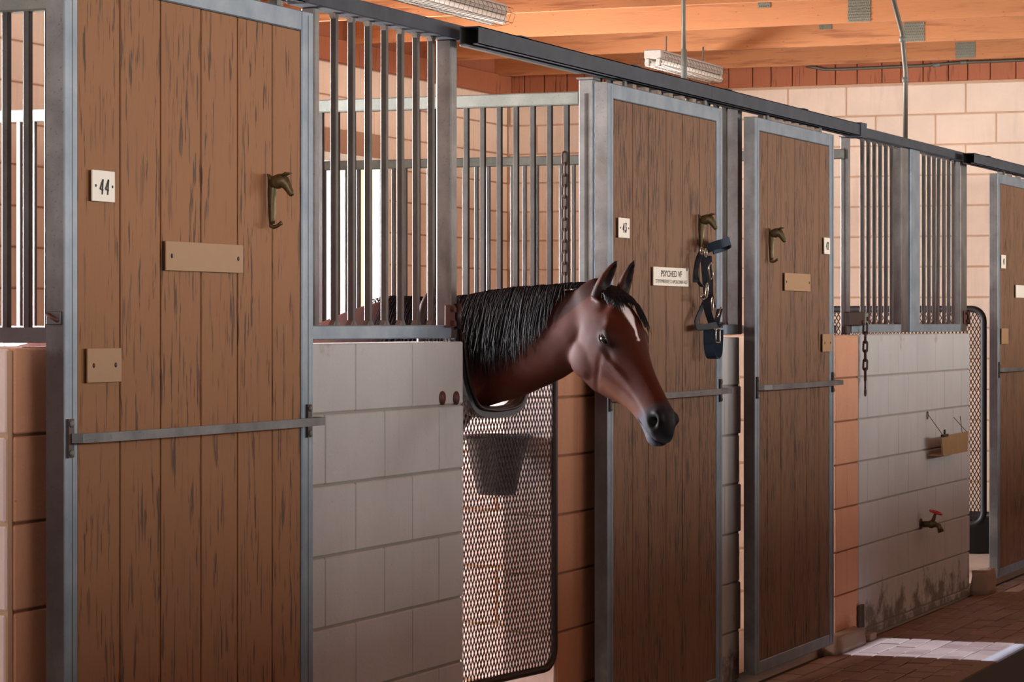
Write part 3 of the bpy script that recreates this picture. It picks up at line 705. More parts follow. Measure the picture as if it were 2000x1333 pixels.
fg, _ = gate('dark mesh gate swung inward in the far opening beyond the white wall', (15.95, 1.0), (15.95, onX(1921, HOR, 15.95).y), .36, 1.60, None, 'mesh stall gates', fr=.019, sw=.0048, mat='rubber')
b = MB(); b.cbox((15.93, 1.02, .055), (15.98, 1.07, 1.62), .004); b.build('hinge_post', M['galv'], fg)
# hinges holding the gate on the grille post
def hinge(label, u, v, s=1):
    c = onY(u, v, 0); t = thing('gate_hinge', label, 'hinge', (c.x, 0, c.z))
    b = MB(); b.cbox((c.x-.075*s, -.010, c.z-.035*s), (c.x-.005, -.0032, c.z+.035*s), .002); b.build('plate', M['rust'], t)
    for dz in (-.022, .022):
        b = MB(); b.tube([(c.x-.035*s, -.006, c.z+dz*s), (c.x-.035*s, -.022, c.z+dz*s)], .010*s, 6); b.build('bolt', M['rust'], t)
    b = MB(); b.tube([(c.x+.012*s, -.014, c.z-.04*s), (c.x+.012*s, -.014, c.z+.04*s)], .010*s, 10); b.build('pin', M['bar'], t, smooth=True)
    for dz in (-.025, .018):
        b = MB(); b.box((c.x-.01, -.012, c.z+dz*s-.008), (c.x+.04*s, -.0035, c.z+dz*s+.008)); b.build('knuckle', M['bar'], t)
    return t
hinge('rusty hinge plate holding the horse gate to the grille post', 885, 618)
hinge('rusty hinge plate holding the far mesh gate to its post', 1886, 620)

# ------------------------------------------------------------------ chains
def chain(label, x, y, ztop, n, r=.014, wire=.0038, group='hanging steel chains', hook_end=True, pitch=None, top=None):
    t = thing('chain', label, 'chain', (x, y, ztop), group); pitch = pitch or r*2.35
    def link(k, rot):
        b = MB(); pts = []; rr = r*.52
        for i in range(12):
            a = 2*PI*i/12; pts.append((rr*math.cos(a), 0, (r*.9 if math.sin(a) > 0 else -r*.9)+rr*math.sin(a)))
        b.tube(pts, wire, 6, closed=True); o = b.build('link', M['chain'], smooth=True); me = o.data; bpy.data.objects.remove(o); return me
    me = link(0, 0)
    for k in range(n): link_mesh('link', me, (x, y, ztop-r-k*pitch), t, (0, 0, .45 if k % 2 else PI/2+.3))
    if hook_end:
        zb = ztop-r-n*pitch
        b = MB(); b.tube([(x, y, zb+.01), (x, y, zb-.03)], .005, 8); pts = [(x+.011*math.cos(a), y, zb-.045+.018*math.sin(a)) for a in [PI/2-2*PI*i/12 for i in range(12)]]; b.tube(pts, .0038, 6, closed=True)
        pts = [(x+.012*math.cos(a), y, zb+.018+.012*math.sin(a)) for a in [2*PI*i/12 for i in range(12)]]; b.tube(pts, .0038, 6, closed=True); b.build('snap_hook', M['chain'], t, smooth=True)
    return t
c = onX(1123, 300, 9.23); chain('rusty chain hanging beside the post behind the horse, down to its mane', c.x, .045, c.z, 16, .0165, .004, hook_end=False)
c = onY(1690, 632, -.03); chain('rusty chain with a snap hook hanging in front of the far white wall', c.x, -.03, c.z-.006, 6, .0185, .005)
# bracket that carries the far chain
c0 = onY(1668, 624, -.01); t = thing('chain_bracket', 'dark rusty bracket bolted across the far post, carrying the chain', 'bracket', (c0.x, 0, c0.z))
p = onY(1664, 612, -.03); q = onY(1693, 634, -.03)
b = MB(); b.cbox((p.x-.06, -.034, c0.z-.03), (q.x-.05, -.004, c0.z+.035), .004); b.build('block', M['dark'], t)
b = MB(); b.cbox((q.x-.048, -.034, c0.z-.028), (q.x+.02, -.01, c0.z+.032), .004); b.build('tab', M['rail'], t)
b = MB(); b.sphere((q.x-.012, -.036, c0.z+.002), .011, 8, 6); b.sphere((q.x-.10, -.036, c0.z-.015), .011, 8, 6); b.build('bolt', M['rust'], t)

# ------------------------------------------------------------------ wall bolts
for u, lab in ((862, 'left of the two round bolt heads on the white wall left of the mesh gate'), (889, 'right of the two round bolt heads on the white wall, next to the mesh gate')):
    c = onY(u, 778, 0); b = MB(); b.sphere((c.x, -.004, c.z), .017, 12, 8, (1, .55, 1.15)); b.tube([(c.x, -.002, c.z), (c.x, -.006, c.z)], .022, 12)
    tag(b.build('bolt_head', M['rust'], smooth=True), lab, 'bolt')
# latch hole plate on the nearest door edge
c = onX(104, 622, XY(126, FY)); xl44 = XY(126, FY)
b = MB(); b.cbox((xl44-.010, -.094, c.z-.015), (xl44-.0018, -.056, c.z+.016), .002); lt = b.build('latch', M['galv'], d44)
b = MB(); b.tube([(xl44-.014, -.09, c.z-.006), (xl44-.014, -.06, c.z+.010)], .005, 8); b.build('pin', M['rust'], lt, smooth=True)

# ------------------------------------------------------------------ tap
c = onY(1797, 1024, 0); t = thing('garden_tap', 'brass tap with a red wheel handle low on the far white wall', 'tap', (c.x, 0, c.z))
b = MB(); b.tube([(c.x, -.001, c.z), (c.x, -.008, c.z)], .028, 12); b.build('flange', M['rust'], t, smooth=False)
b = MB(); b.tube([(c.x, -.006, c.z), (c.x, -.05, c.z), (c.x, -.085, c.z)], [.015, .018, .015], 10); b.tube([(c.x, -.075, c.z), (c.x, -.10, c.z-.008), (c.x, -.112, c.z-.04)], [.014, .014, .016], 10); b.sphere((c.x, -.06, c.z), .022, 10, 8)
b.build('body', M['bronze'], t, smooth=True)
b = MB(); b.tube([(c.x, -.062, c.z), (c.x, -.082, c.z+.058)], [.013, .007], 8); b.build('stem', M['bronze'], t, smooth=True)
b = MB(); hc = Vector((c.x, -.084, c.z+.062)); ax = Vector((0, -.33, 1)).normalized(); e1 = Vector((1, 0, 0)); e2 = ax.cross(e1)
b.tube([hc+(e1*math.cos(a)+e2*math.sin(a))*.031 for a in [2*PI*i/20 for i in range(20)]], .0055, 6, closed=True)
for k in range(4): a = k*PI/2+.4; b.tube([hc, hc+(e1*math.cos(a)+e2*math.sin(a))*.03], .0045, 6)
b.build('handle', M['redp'], t, smooth=True)
# small trough box on the wall
p = onY(1806, 851, -.0); q = onY(1873, 879, -.0)
t = thing('wall_trough', 'small brown box with wire hangers fixed to the far white wall above the tap', 'box', (p.x, 0, q.z))
xa, xb, za, zb_ = p.x, q.x, p.z, q.z
b = MB(); b.add([(xa, -.09, za-.005), (xb-.16, -.09, za), (xb-.19, -.09, zb_), (xa+.04, -.09, zb_), (xa, -.082, za-.005), (xb-.16, -.082, za), (xb-.19, -.082, zb_), (xa+.04, -.082, zb_)], [(0,1,2,3),(4,7,6,5),(0,4,5,1),(1,5,6,2),(2,6,7,3),(3,7,4,0)]); b.build('front_board', M['box'], t)
b = MB(); b.box((xa+.03, -.083, zb_), (xb-.19, 0, zb_+.008)); b.build('base_board', M['box'], t)
b = MB(); b.add([(xb-.15, -.085, za-.012), (xb-.19, -.085, zb_), (xb-.03, -.03, zb_+.004), (xb-.05, -.02, za-.025), (xb-.14, -.08, za-.012), (xb-.18, -.08, zb_), (xb-.02, -.025, zb_+.004), (xb-.04, -.015, za-.025)], [(0,1,2,3),(4,7,6,5),(0,4,5,1),(1,5,6,2),(2,6,7,3),(3,7,4,0)]); b.build('end_flap', M['conc'], t)
b = MB(); b.cbox((xa, -.10, za-.008), (xa+.12, -.085, za+.006), .002); b.tube([(xa+.05, -.094, za), (xa+.05, -.094, za+.03)], .006, 6); b.build('latch', M['dark'], t)
b = MB(); b.tube([(xa+.04, -.088, za), (xa+.03, -.01, za+.11)], .0022, 6); b.tube([(xb-.17, -.088, za-.01), (xb-.15, -.004, za+.075)], .0018, 6); b.tube([(xb-.05, -.03, za-.02), (xb+.01, -.004, za+.075)], .0018, 6)
b.tube([(xa+.03+.014*math.cos(a), -.008, za+.105+.02*math.sin(a)) for a in [2*PI*i/12 for i in range(12)]], .0025, 6, closed=True); b.build('wire', M['wire'], t)

# ------------------------------------------------------------------ curbs and stops on the floor
def lump(name, label, x0, x1, y0, y1, z1, mat, cat, seed, z0=0.0):
    bm = bmesh.new(); bmesh.ops.create_cube(bm, size=1); bmesh.ops.subdivide_edges(bm, edges=bm.edges, cuts=3, use_grid_fill=True); rr = random.Random(seed)
    for v in bm.verts:
        s = 1-.10*(max(0, v.co.z*2)**2)*1.2
        v.co = Vector((x0+(x1-x0)*(v.co.x*s+.5)+rr.uniform(-.006, .006), y0+(y1-y0)*(v.co.y*s+.5)+rr.uniform(-.006, .006), z0+(z1-z0)*(v.co.z+.5)+(rr.uniform(-.006, .004) if v.co.z > -.4 else 0)))
    me = bpy.data.meshes.new(name); bm.to_mesh(me); bm.free(); me.materials.append(mat); me.polygons.foreach_set('use_smooth', [True]*len(me.polygons))
    o = bpy.data.objects.new(name, me); COL.objects.link(o); return tag(o, label, cat)
lump('concrete_curb', 'rough concrete curb at the foot of the orange block pier', XY(1615, -.03), XY(1673, -.03), -.075, -.008, .085, M['conc'], 'curb', 1)
lump('concrete_curb', 'rough concrete block at the foot of the far mesh gate opening', XY(1893, -.0), XY(1893, -.0)+.24, -.10, -.008, .135, M['conc'], 'curb', 2)
t = thing('door_stop', 'dark steel door stop on the floor at the near corner of the far white wall', 'stop', (XY(1684, -.02), -.02, 0))
x = XY(1680, -.02); b = MB(); b.cbox((x, -.018, 0), (x+.09, -.007, .17), .002); b.build('upright', M['bar'], t)
b = MB(); b.cbox((x+.01, -.07, 0), (x+.12, -.019, .035), .004); b.build('foot', M['conc'], t)

# ------------------------------------------------------------------ tubs
def tub(name, label, c, r0, r1, h, mat, group=None, handle=False):
    t = thing(name, label, 'tub', c, group); b = MB(); n = 24; rings = []
    for r_, z in ((r0*.9, .0), (r0, .012), (r1, h-.02), (r1+.012, h-.015), (r1+.012, h), (r1-.006, h), (r1-.008, h-.02), (r0-.01, .03)):
        rings.append([(c[0]+r_*math.cos(2*PI*k/n), c[1]+r_*math.sin(2*PI*k/n), c[2]+z) for k in range(n)])
    b.loft(rings); b.build('shell', mat, t, smooth=True)
    b = MB(); b.tube([(c[0]+(r1+.014)*math.cos(2*PI*k/n), c[1]+(r1+.014)*math.sin(2*PI*k/n), c[2]+h-.006) for k in range(n)], .008, 6, closed=True); b.build('rim', mat, t, smooth=True)
    return t
tub('feed_tub', 'blue black feed tub hanging behind the near mesh gate', (8.915, .175, .93), .07, .105, .205, M['tub'])
tub('rubber_tub', 'black rubber tub on the stall floor behind the far mesh gate', (17.75, .50, .056), .20, .235, .24, M['rubber'])

# ------------------------------------------------------------------ lamps with wire guards (unlit)
def lamp(label, x0, x1, yc, zt, group='unlit tube lamps with wire guards'):
    t = thing('tube_lamp', label, 'lamp', (x0, yc, zt), group); zb = zt-.055
    b = MB(); b.cbox((x0, yc-.055, zb), (x1, yc+.055, zt), .006); b.build('housing', M['housing'], t)
    for dx in (.02, -.02):
        pass
    for dy in (-.035, .035):
        b = MB(); b.tube([(x0+.02, yc+dy, zb-.024), (x1-.02, yc+dy, zb-.026)], .023, 12); b.build('tube', M['tube'], t, smooth=True)
        for xx in (x0+.008, x1-.008):
            b = MB(); b.cbox((xx-.012, yc+dy-.012, zb-.045), (xx+.012, yc+dy+.012, zb), .002); b.build('socket', M['housing'], t)
    b = MB()
    for dy in (-.035, .035): b.tube([(x0+.02, yc+dy, zb-.024), (x0+.035, yc+dy, zb-.024)], .0196, 12)
    b.build('end_ring', M['green'], t, smooth=True)
    b = MB(); n = 22
    prof = [(-.075, .0), (-.09, -.03), (-.075, -.075), (-.02, -.088), (.02, -.088), (.075, -.075), (.09, -.03), (.075, .0)]
    for k in range(n):
        x = x0-.02+(x1-x0+.04)*k/(n-1); b.tube([(x, yc+py, zt-.02+pz) for py, pz in prof], .0011, 4)
    for py, pz in prof: b.tube([(x0-.02, yc+py, zt-.02+pz), (x1+.02, yc+py, zt-.02+pz)],   .0013, 4)
    stuff(b.build('wire_guard', M['wire'], t))
    for x in (x0+.25, x1-.25):
        b = MB(); b.tube([(x, yc, zt-.002), (x, yc, JB+.02)], .005, 6); b.build('hanger_rod', M['conduit'], t)
    return t
lamp('nearer unlit tube lamp with wire guard, at the top edge of the view', 12.12, 13.33, 1.97, 3.155)
lamp('farther unlit tube lamp with wire guard, below the joists behind the thin conduit', 15.86, 17.08, 2.0, 3.155)

# ------------------------------------------------------------------ conduits
def conduit(label, pts, r, fit=()):
    t = thing('conduit', label, 'pipe', pts[0]); b = MB(); b.tube(pts, r, 10); b.build('pipe', M['conduit'], t, smooth=True)
    for p, q in fit: b = MB(); b.tube([p, q], r*1.35, 10); b.build('coupling', M['rail'], t, smooth=True)
    return t
x1 = XY(1336, .03); conduit('thin vertical steel conduit rising from the track above door 43', [(x1, .03, 2.439), (x1-.005, .03, 2.75), (x1-.03, .035, 3.74)], .0085, [((x1, .03, 2.445), (x1, .03, 2.60))])
x2 = XY(1768, .01); a_ = onY(1762, 64, .01); b_ = onY(1745, 0, .01)
dn = (b_-a_).normalized()
conduit('dark bent conduit rising from the far grille header', [(x2, .01, 2.458), (x2+.01, .01, 2.8), (a_.x+.01, .01, a_.z-.03), (a_.x, .01, a_.z), (b_.x, .01, b_.z), tuple(a_+dn*((3.74-a_.z)/dn.z))], .0125,
        [((x2+.004, .01, 2.75), (x2+.004, .01, 2.775)), ((a_.x+.008, .01, a_.z-.045), (a_.x+.004, .01, a_.z-.02))])
X = EX-.04
def oe(u, v): p = onX(u, v, X); return (X, p.y, p.z)
conduit('horizontal steel conduit along the reddish plywood above the far end wall', [oe(1575, 128.5), oe(1592, 132), oe(1612, 136), oe(1650, 135), oe(1800, 128.5), oe(1880, 122), oe(2000, 117.5), oe(2060, 114)], .0105, [(oe(1822, 128), oe(1836, 126.5)), (oe(1876, 122.5), oe(1888, 121.5))])

# ------------------------------------------------------------------ halter hanging on the hook of door 43
t = thing('halter', 'navy and black halter hanging from the hook on door 43', 'halter', tuple(onY(1380, 480, FY-.02)))
def hp(u, v, o=-.03): return onY(u, v, FY+o-.012)
def strap(name, pts, w_, mat=M['strap'], wd=(.35, -.93, 0), o=-.035, th=.005):
    P_ = []
    for p in pts: P_.append(hp(p[0], p[1], p[2] if len(p) > 2 else o))
    # resample smooth (Catmull-Rom)
    out = []
    for i in range(len(P_)-1):
        p0, p1, p2, p3 = P_[max(0, i-1)], P_[i], P_[i+1], P_[min(len(P_)-1, i+2)]
        for k in range(5):
            u = k/5; out.append(.5*((2*p1)+(p2-p0)*u+(2*p0-5*p1+4*p2-p3)*u*u+(3*p1-p0-3*p2+p3)*u**3))
    out.append(P_[-1]); b = MB(); b.ribbon(out, w_, th, wd); return b.build(name, mat, t)
strap('crown_strap', [(1382, 486, -.04), (1396, 480, -.07), (1412, 475, -.10), (1424, 471, -.10), (1424, 477, -.06), (1410, 484, -.03), (1392, 489, -.025)], .033, M['strap2'], wd=(0, .25, 1))
strap('cheek_strap', [(1374, 492), (1377, 520), (1379, 545), (1381, 575), (1381, 590)], .030)
strap('cheek_strap', [(1384, 500, -.05), (1386, 530, -.05), (1387, 550, -.05), (1387, 575, -.05), (1392, 600, -.04)], .024)
strap('throat_strap', [(1372, 488, -.02), (1364, 505, -.02), (1359, 530, -.02), (1358, 552, -.02)], .02)
strap('throat_strap', [(1370, 495, -.028), (1361, 525, -.028), (1363, 548, -.028), (1372, 560, -.028)], .014)
strap('nose_strap', [(1378, 580), (1382, 605), (1388, 625), (1394, 638), (1404, 636, -.06), (1410, 632, -.05)], .028)
strap('nose_strap', [(1376, 590, -.02), (1368, 608, -.02), (1358, 634, -.02), (1366, 640, -.03), (1378, 639, -.04), (1395, 636, -.055), (1410, 635, -.05)], .024, wd=(0, .2, 1))
strap('chin_strap', [(1398, 635, -.05), (1402, 620, -.06), (1406, 604, -.06)], .022)
strap('lower_strap', [(1384, 640, -.03), (1384, 665, -.035), (1386, 688, -.04), (1392, 700, -.045), (1400, 694, -.055), (1402, 670, -.06), (1403, 645, -.055)], .04, M['strap2'])
def ring(name, u, v, w_, h_, o=-.055, tilt=0, rect=False, r=.0028):
    c = hp(u, v, o); pts = []
    for i in range(16):
        a = 2*PI*i/16; ca, sa = math.cos(a), math.sin(a)
        if rect: ca = math.copysign(min(1, abs(ca)*1.35), ca); sa = math.copysign(min(1, abs(sa)*1.35), sa)
        pts.append(c+Vector((ca*w_, 0, sa*h_))@Matrix.Rotation(tilt, 3, 'Y'))
    b = MB(); b.tube(pts, r, 6, closed=True); b.build(name, M['chrome'], t, smooth=True)
ring('ring', 1373, 580, .026, .010, -.05); ring('buckle', 1388, 530, .020, .028, -.085, .5, True); ring('ring', 1380, 568, .014, .03, -.06, -.3)
ring('buckle', 1402, 656, .026, .026, -.085, 0, True); ring('ring', 1391, 593, .012, .025, -.06, .2); ring('ring', 1370, 490, .015, .014, -.05); ring('ring', 1378, 494, .014, .016, -.06)
b = MB(); b.tube([hp(1401, 620, -.075), hp(1408, 601, -.07)], .003, 6); b.build('tongue', M['chrome'], t, smooth=True)

# ================================================================== HORSE
# spine stations: y, z_top, z_bottom, half_width, x centre
ST = np.array([
 (-.43, 1.615, 1.50, .045, 8.455), (-.36, 1.632, 1.435, .062, 8.462), (-.29, 1.632, 1.375, .074, 8.475), (-.22, 1.630, 1.335, .082, 8.495), (-.14, 1.628, 1.305, .090, 8.52), (-.05, 1.625, 1.272, .100, 8.55), (.05, 1.615, 1.25, .115, 8.575),
 (.14, 1.600, 1.215, .135, 8.59), (.24, 1.590, 1.06, .175, 8.60), (.36, 1.594, .90, .20, 8.60), (.46, 1.596, .82, .215, 8.60), (.56, 1.572, .79, .235, 8.60), (.75, 1.50, .77, .265, 8.60),
 (1.0, 1.46, .76, .285, 8.60), (1.3, 1.455, .79, .285, 8.60), (1.55, 1.475, .85, .275, 8.60), (1.75, 1.47, .92, .255, 8.60), (1.93, 1.43, 1.0, .20, 8.60), (2.04, 1.32, 1.08, .12, 8.60)])
def st(y): return [np.interp(y, ST[:, 0], ST[:, k]) for k in range(1, 5)]
def ring_pt(y, a, off=0.0):
    """a=0 top, pi bottom; +sin = +X side"""
    zt, zb, hw, xc = st(y); zc, hh = (zt+zb)/2, (zt-zb)/2
    s, c = math.sin(a), math.cos(a)
    wf_ = hw*(1-.38*max(0, c)**1.0)            # narrower crest
    return (xc+(wf_+off)*math.copysign(abs(s)**.95, s), y, zc+(hh+off)*c)
HT = np.array((8.45, -.4005, 1.6315)); HS = .951
HR = np.array([[-0.3298, -0.2929, -0.8975], [-0.5563, -0.7078, 0.4354], [-0.7628, 0.6428, 0.0705]])
def hw_(u, v, w_): return tuple(HT + HS*(HR@np.array((u, v, w_))))
b = MB(); n = 28
b.loft([[ring_pt(y, 2*PI*k/n) for k in range(n)] for y in np.concatenate([np.arange(-.43, .6, .05), np.arange(.6, 2.05, .1)])])
HSN = [(-.07, -.012, -.13, .030, .052, .045), (0, .0, -.17, .048, .068, .056), (.05, .018, -.215, .068, .076, .060), (.10, .028, -.245, .082, .083, .063), (.15, .030, -.262, .090, .087, .063),
 (.20, .024, -.262, .088, .085, .060), (.25, .012, -.248, .074, .078, .052), (.30, .000, -.218, .058, .066, .043), (.35, -.008, -.185, .047, .056, .035), (.40, -.012, -.160, .042, .050, .031),
 (.45, -.014, -.148, .041, .049, .031), (.49, -.015, -.144, .044, .052, .035), (.525, -.021, -.145, .045, .053, .039), (.555, -.036, -.142, .040, .049, .038), (.580, -.062, -.130, .026, .036, .027), (.590, -.085, -.108, .01, .014, .01)]
rings = []
for u, vt, vb, wt, wm, wbm in HSN:
    rg = []
    for k in range(28):
        a = 2*PI*k/28; tt = (1-math.cos(a))/2; W_ = np.interp(tt, [.12, .5, .88], [wt, wm, wbm]); s = math.sin(a)
        rg.append(hw_(u, vt+(vb-vt)*tt, W_*math.copysign(abs(s)**.62, s)))
    rings.append(rg)
b.loft(rings)
def blob(u, v, w_, r, sc=(1, 1, 1)):
    vs = []; m_ = MB(); m_.sphere((0, 0, 0), 1, 12, 8)
    b.add([hw_(u+x*r*sc[0], v+y*r*sc[1], w_+z*r*sc[2]) for x, y, z in m_.v], m_.f)
for sg in (-1, 1):
    blob(.185, -.045, sg*.070, .036, (1.15, .95, .85))       # orbit
    blob(.155, -.185, sg*.050, .075, (1.0, .95, .45))        # cheek
    blob(.525, -.052, sg*.040, .026, (1.1, 1.05, .7))        # nostril wing
blob(.545, -.132, 0, .026, (1.2, .7, 1.2))                  # chin
# ears
ears = []
eardir_w = np.array(RV)*.38 + np.array((0, 0, 1))*.92 + np.array(DV)*-.05
for sg, dr in ((1, .42), (-1, .24)):
    base = np.array(hw_(.018, .004, sg*.052)); tip_dir = np.array(RV)*dr+np.array((0, 0, .92))+np.array(DV)*(-.1); tip_dir /= np.linalg.norm(tip_dir)
    front = np.array(RV)*.75 + np.array(DV)*(-.65); front -= front@tip_dir*tip_dir; front /= np.linalg.norm(front); side = np.cross(tip_dir, front)
    ears.append((base, tip_dir, front, side)); rr = []
    for l_, a_, t_ in ((-.03, .024, .022), (0, .026, .022), (.02, .028, .020), (.045, .028, .016), (.07, .023, .013), (.09, .016, .010), (.107, .008, .006), (.115, .003, .003)):
        bend = front*(.014*(l_/.11)**2)
        rr.append([tuple(base+tip_dir*l_+bend+side*math.cos(q)*a_+front*math.sin(q)*t_) for q in [2*PI*k/16 for k in range(16)]])
    b.loft(rr)
# legs
def leg(x, pts):
    b.loft([[(x+dx+r_*math.cos(q)*.85, y+r_*math.sin(q), z) for q in [2*PI*k/14 for k in range(14)]] for dx, y, z, r_ in pts])
for sx in (-1, 1):
    leg(8.60+sx*.13, [(0, .40, 1.15, .12), (0, .38, .98, .10), (0, .36, .82, .075), (0, .35, .66, .055), (0, .35, .56, .048), (0, .345, .50, .046), (0, .35, .42, .032), (0, .355, .30, .028), (0, .35, .225, .036), (0, .325, .16, .032), (0, .31, .125, .045), (0, .30, .058, .062)])
    leg(8.60+sx*.14, [(0, 1.72, 1.25, .19), (0, 1.68, 1.05, .16), (0, 1.62, .92, .12), (0, 1.70, .76, .08), (0, 1.82, .62, .055), (0, 1.86, .55, .052), (0, 1.85, .47, .04), (0, 1.83, .32, .033), (0, 1.82, .235, .039), (0, 1.79, .165, .034), (0, 1.775, .125, .046), (0, 1.76, .058, .062)])
horse = b.build('horse', M['coat'])
md = horse.modifiers.new('remesh', 'REMESH'); md.mode = 'VOXEL'; md.voxel_size = .0062
dg = bpy.context.evaluated_depsgraph_get(); dg.update(); me = bpy.data.meshes.new_from_object(horse.evaluated_get(dg)); horse.modifiers.clear(); horse.data = me; me.name = 'horse'
bm = bmesh.new(); bm.from_mesh(me)
for it in range(5): bmesh.ops.smooth_vert(bm, verts=bm.verts, factor=.5, use_axis_x=True, use_axis_y=True, use_axis_z=True)
bm.to_mesh(me); bm.free()
nv = len(me.vertices); co = np.zeros(nv*3); me.vertices.foreach_get('co', co); co = co.reshape(-1, 3)
no = np.zeros(nv*3); me.vertices.foreach_get('normal', no); no = no.reshape(-1, 3)
L_ = ((co-HT)/HS)@HR; U, V, Wl = L_[:, 0], L_[:, 1], np.abs(L_[:, 2])
nb = no@HR
def G(du, dv, su, sv, ang=0):
    c_, s_ = math.cos(ang), math.sin(ang); a_ = (U-du)*c_+(V-dv)*s_; b_ = -(U-du)*s_+(V-dv)*c_; return np.exp(-(a_/su)**2-(b_/sv)**2)
headm = (U > -.02) & (Wl < .13) & (V < .06) & (V > -.3) & (np.abs(nb[:, 2]) > .15)
disp = np.zeros(nv)
disp += headm*(-.030*G(.528, -.060, .023, .017, -.5))*(U > .48)          # nostril hollow
disp += headm*(.005*G(.507, -.045, .012, .02)+.004*G(.548, -.07, .01, .018))*(U > .46)
disp += headm*(.008*G(.165, -.020, .035, .012, -.2))                    # brow
disp += headm*(-.010*G(.187, -.050, .020, .012))                        # eye socket
disp += headm*(-.006*G(.235, -.075, .03, .014, -.3))                    # below eye
disp += headm*(.0065*G(.285, -.085, .07, .010, .12))                    # facial crest
disp += headm*(-.006*G(.34, -.125, .08, .018, .25))
disp += headm*(-.007*G(.245, -.165, .012, .07, .35))                    # edge of the cheek muscle
disp += headm*(-.008*G(.08, -.005, .02, .02))                           # temple
mouth_v = -.112 - .02*np.clip((.56-U)/.09, -1, 1)
disp += headm*(U > .465)*(-.0065*np.exp(-((V-mouth_v)/.0045)**2))*np.clip((U-.465)/.02, 0, 1)
inear = np.zeros(nv, bool); earouter = np.zeros(nv, bool)
for base, td, fr_, sd_ in ears:
    d_ = co-base; l_ = d_@td; f_ = d_@fr_; s_ = d_@sd_; k = (l_ > .012) & (l_ < .118) & (np.abs(s_) < .033) & (np.abs(f_) < .045)
    wd = np.interp(l_, [0, .02, .07, .11], [.018, .022, .016, .003]); kk = k & (no@fr_ > .15) & (np.abs(s_) < wd*.85)
    disp[kk] -= (.014*(1-(s_[kk]/(wd[kk]+1e-6))**2)*np.clip(l_[kk]/.03, 0, 1)*np.clip((.112-l_[kk])/.03, 0, 1)); inear |= kk; earouter |= k
# neck muscle relief
nk = (co[:, 1] > -.2) & (co[:, 1] < .3) & (U < -.02)
disp += nk*(-.006*np.exp(-((co[:, 2]-(1.36-.35*(co[:, 1]+.1)))/.018)**2))
co2 = co+no*disp[:, None]; me.vertices.foreach_set('co', co2.ravel())
bm = bmesh.new(); bm.from_mesh(me); bm.verts.ensure_lookup_table()
notear = np.array([min(np.linalg.norm(co[i]-e_[0]) for e_ in ears) > .05 if -.1 < U[i] < .1 else True for i in range(nv)])
selv = [bm.verts[i] for i in np.where((U > -.12) & (U < .075) & (V < .02) & (V > -.33) & notear & ~earouter)[0]]
for it in range(30): bmesh.ops.smooth_vert(bm, verts=selv, factor=.5, use_axis_x=True, use_axis_y=True, use_axis_z=True)
bm.to_mesh(me); bm.free()
# coat colours
def C_(r, g, b_): return np.array(s2l((r, g, b_)))
col = np.tile(C_(76, 29, 13), (nv, 1))
def blend(mask, c_):
    global col
    m_ = np.clip(mask, 0, 1)[:, None]; col = col*(1-m_)+c_*m_
z_ = co[:, 2]; rn = np.sin(co[:, 0]*37+co[:, 2]*23)*np.sin(co[:, 1]*41+co[:, 2]*17)
ishead = U > 0.0
blend(((~ishead) & (co[:, 1] < .6))*.85*np.clip((z_-1.26)/.18, 0, 1), C_(42, 17, 12))
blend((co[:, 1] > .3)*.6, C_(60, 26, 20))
blend((co[:, 2] < .62)*np.clip((.62-co[:, 2])/.1, 0, 1), C_(20, 16, 18))
blend(ishead*np.exp(-((V+.2)/.075)**2-((U-.14)/.10)**2)*.85*(Wl > .01), C_(108, 72, 66))      # pinkish cheek highlight painted into the coat
blend(ishead*np.clip(1-abs(V+.165-.22*(U-.32))/.035, 0, 1)*(U > .27)*np.clip((.47-U)/.03, 0, 1)*.8, C_(116, 70, 48))  # jaw bar
blend(ishead*np.clip((U-.445-.35*(V+.10))/.05+rn*.12, 0, 1), C_(88, 88, 100))                # grey muzzle
blend(ishead*np.clip((U-.47)/.04, 0, 1)*np.clip((V+.045)/.03, 0, 1), C_(46, 28, 26))
blend(ishead*G(.532, -.060, .042, .034, -.5)*2.0*(U > .46), C_(12, 9, 10))
blend(ishead*(U > .545)*np.clip((V+.10)/.03, 0, 1)*.9, C_(20, 15, 18))
blend(ishead*(U > .46)*np.exp(-((V-mouth_v)/.006)**2)*1.0, C_(18, 14, 16))
blend(ishead*(Wl > .03)*G(.195, -.052, .05, .032)*1.1, C_(34, 20, 16))                          # dark around eye
blend(ishead*np.clip((.09-U)/.06, 0, 1)*np.clip((V+.06)/.05, 0, 1)*.8, C_(24, 16, 14))         # under forelock
sw = .012+.006*np.sin(U*60); wc = -.010*np.clip((U-.12)/.1, 0, 1)
blend((U > .09)*(U < .245)*(V > -.03)*(nb[:, 1] > .3)*np.clip(1.6-((L_[:, 2]-.008)/np.interp(U, [.09, .115, .15, .178, .20, .24], [.008, .018, .017, .009, .005, .004]))**2, 0, 1), C_(225, 218, 220))
blend(earouter*.9, C_(74, 36, 22)); blend(inear*.95, C_(18, 12, 12))
for base, td, fr_, sd_ in ears: blend(earouter*np.clip(((co-base)@td-.08)/.02, 0, 1)*.9, C_(22, 14, 12))
col = np.where(col.min(1, keepdims=True) > .3, col, col*.74)
ca = me.color_attributes.new('Col', 'FLOAT_COLOR', 'POINT'); ca.data.foreach_set('color', np.concatenate([col, np.ones((nv, 1))], 1).ravel())
me.polygons.foreach_set('use_smooth', [True]*len(me.polygons))
tag(horse, 'bay horse with black mane and a white star, head out over the mesh gate', 'horse')
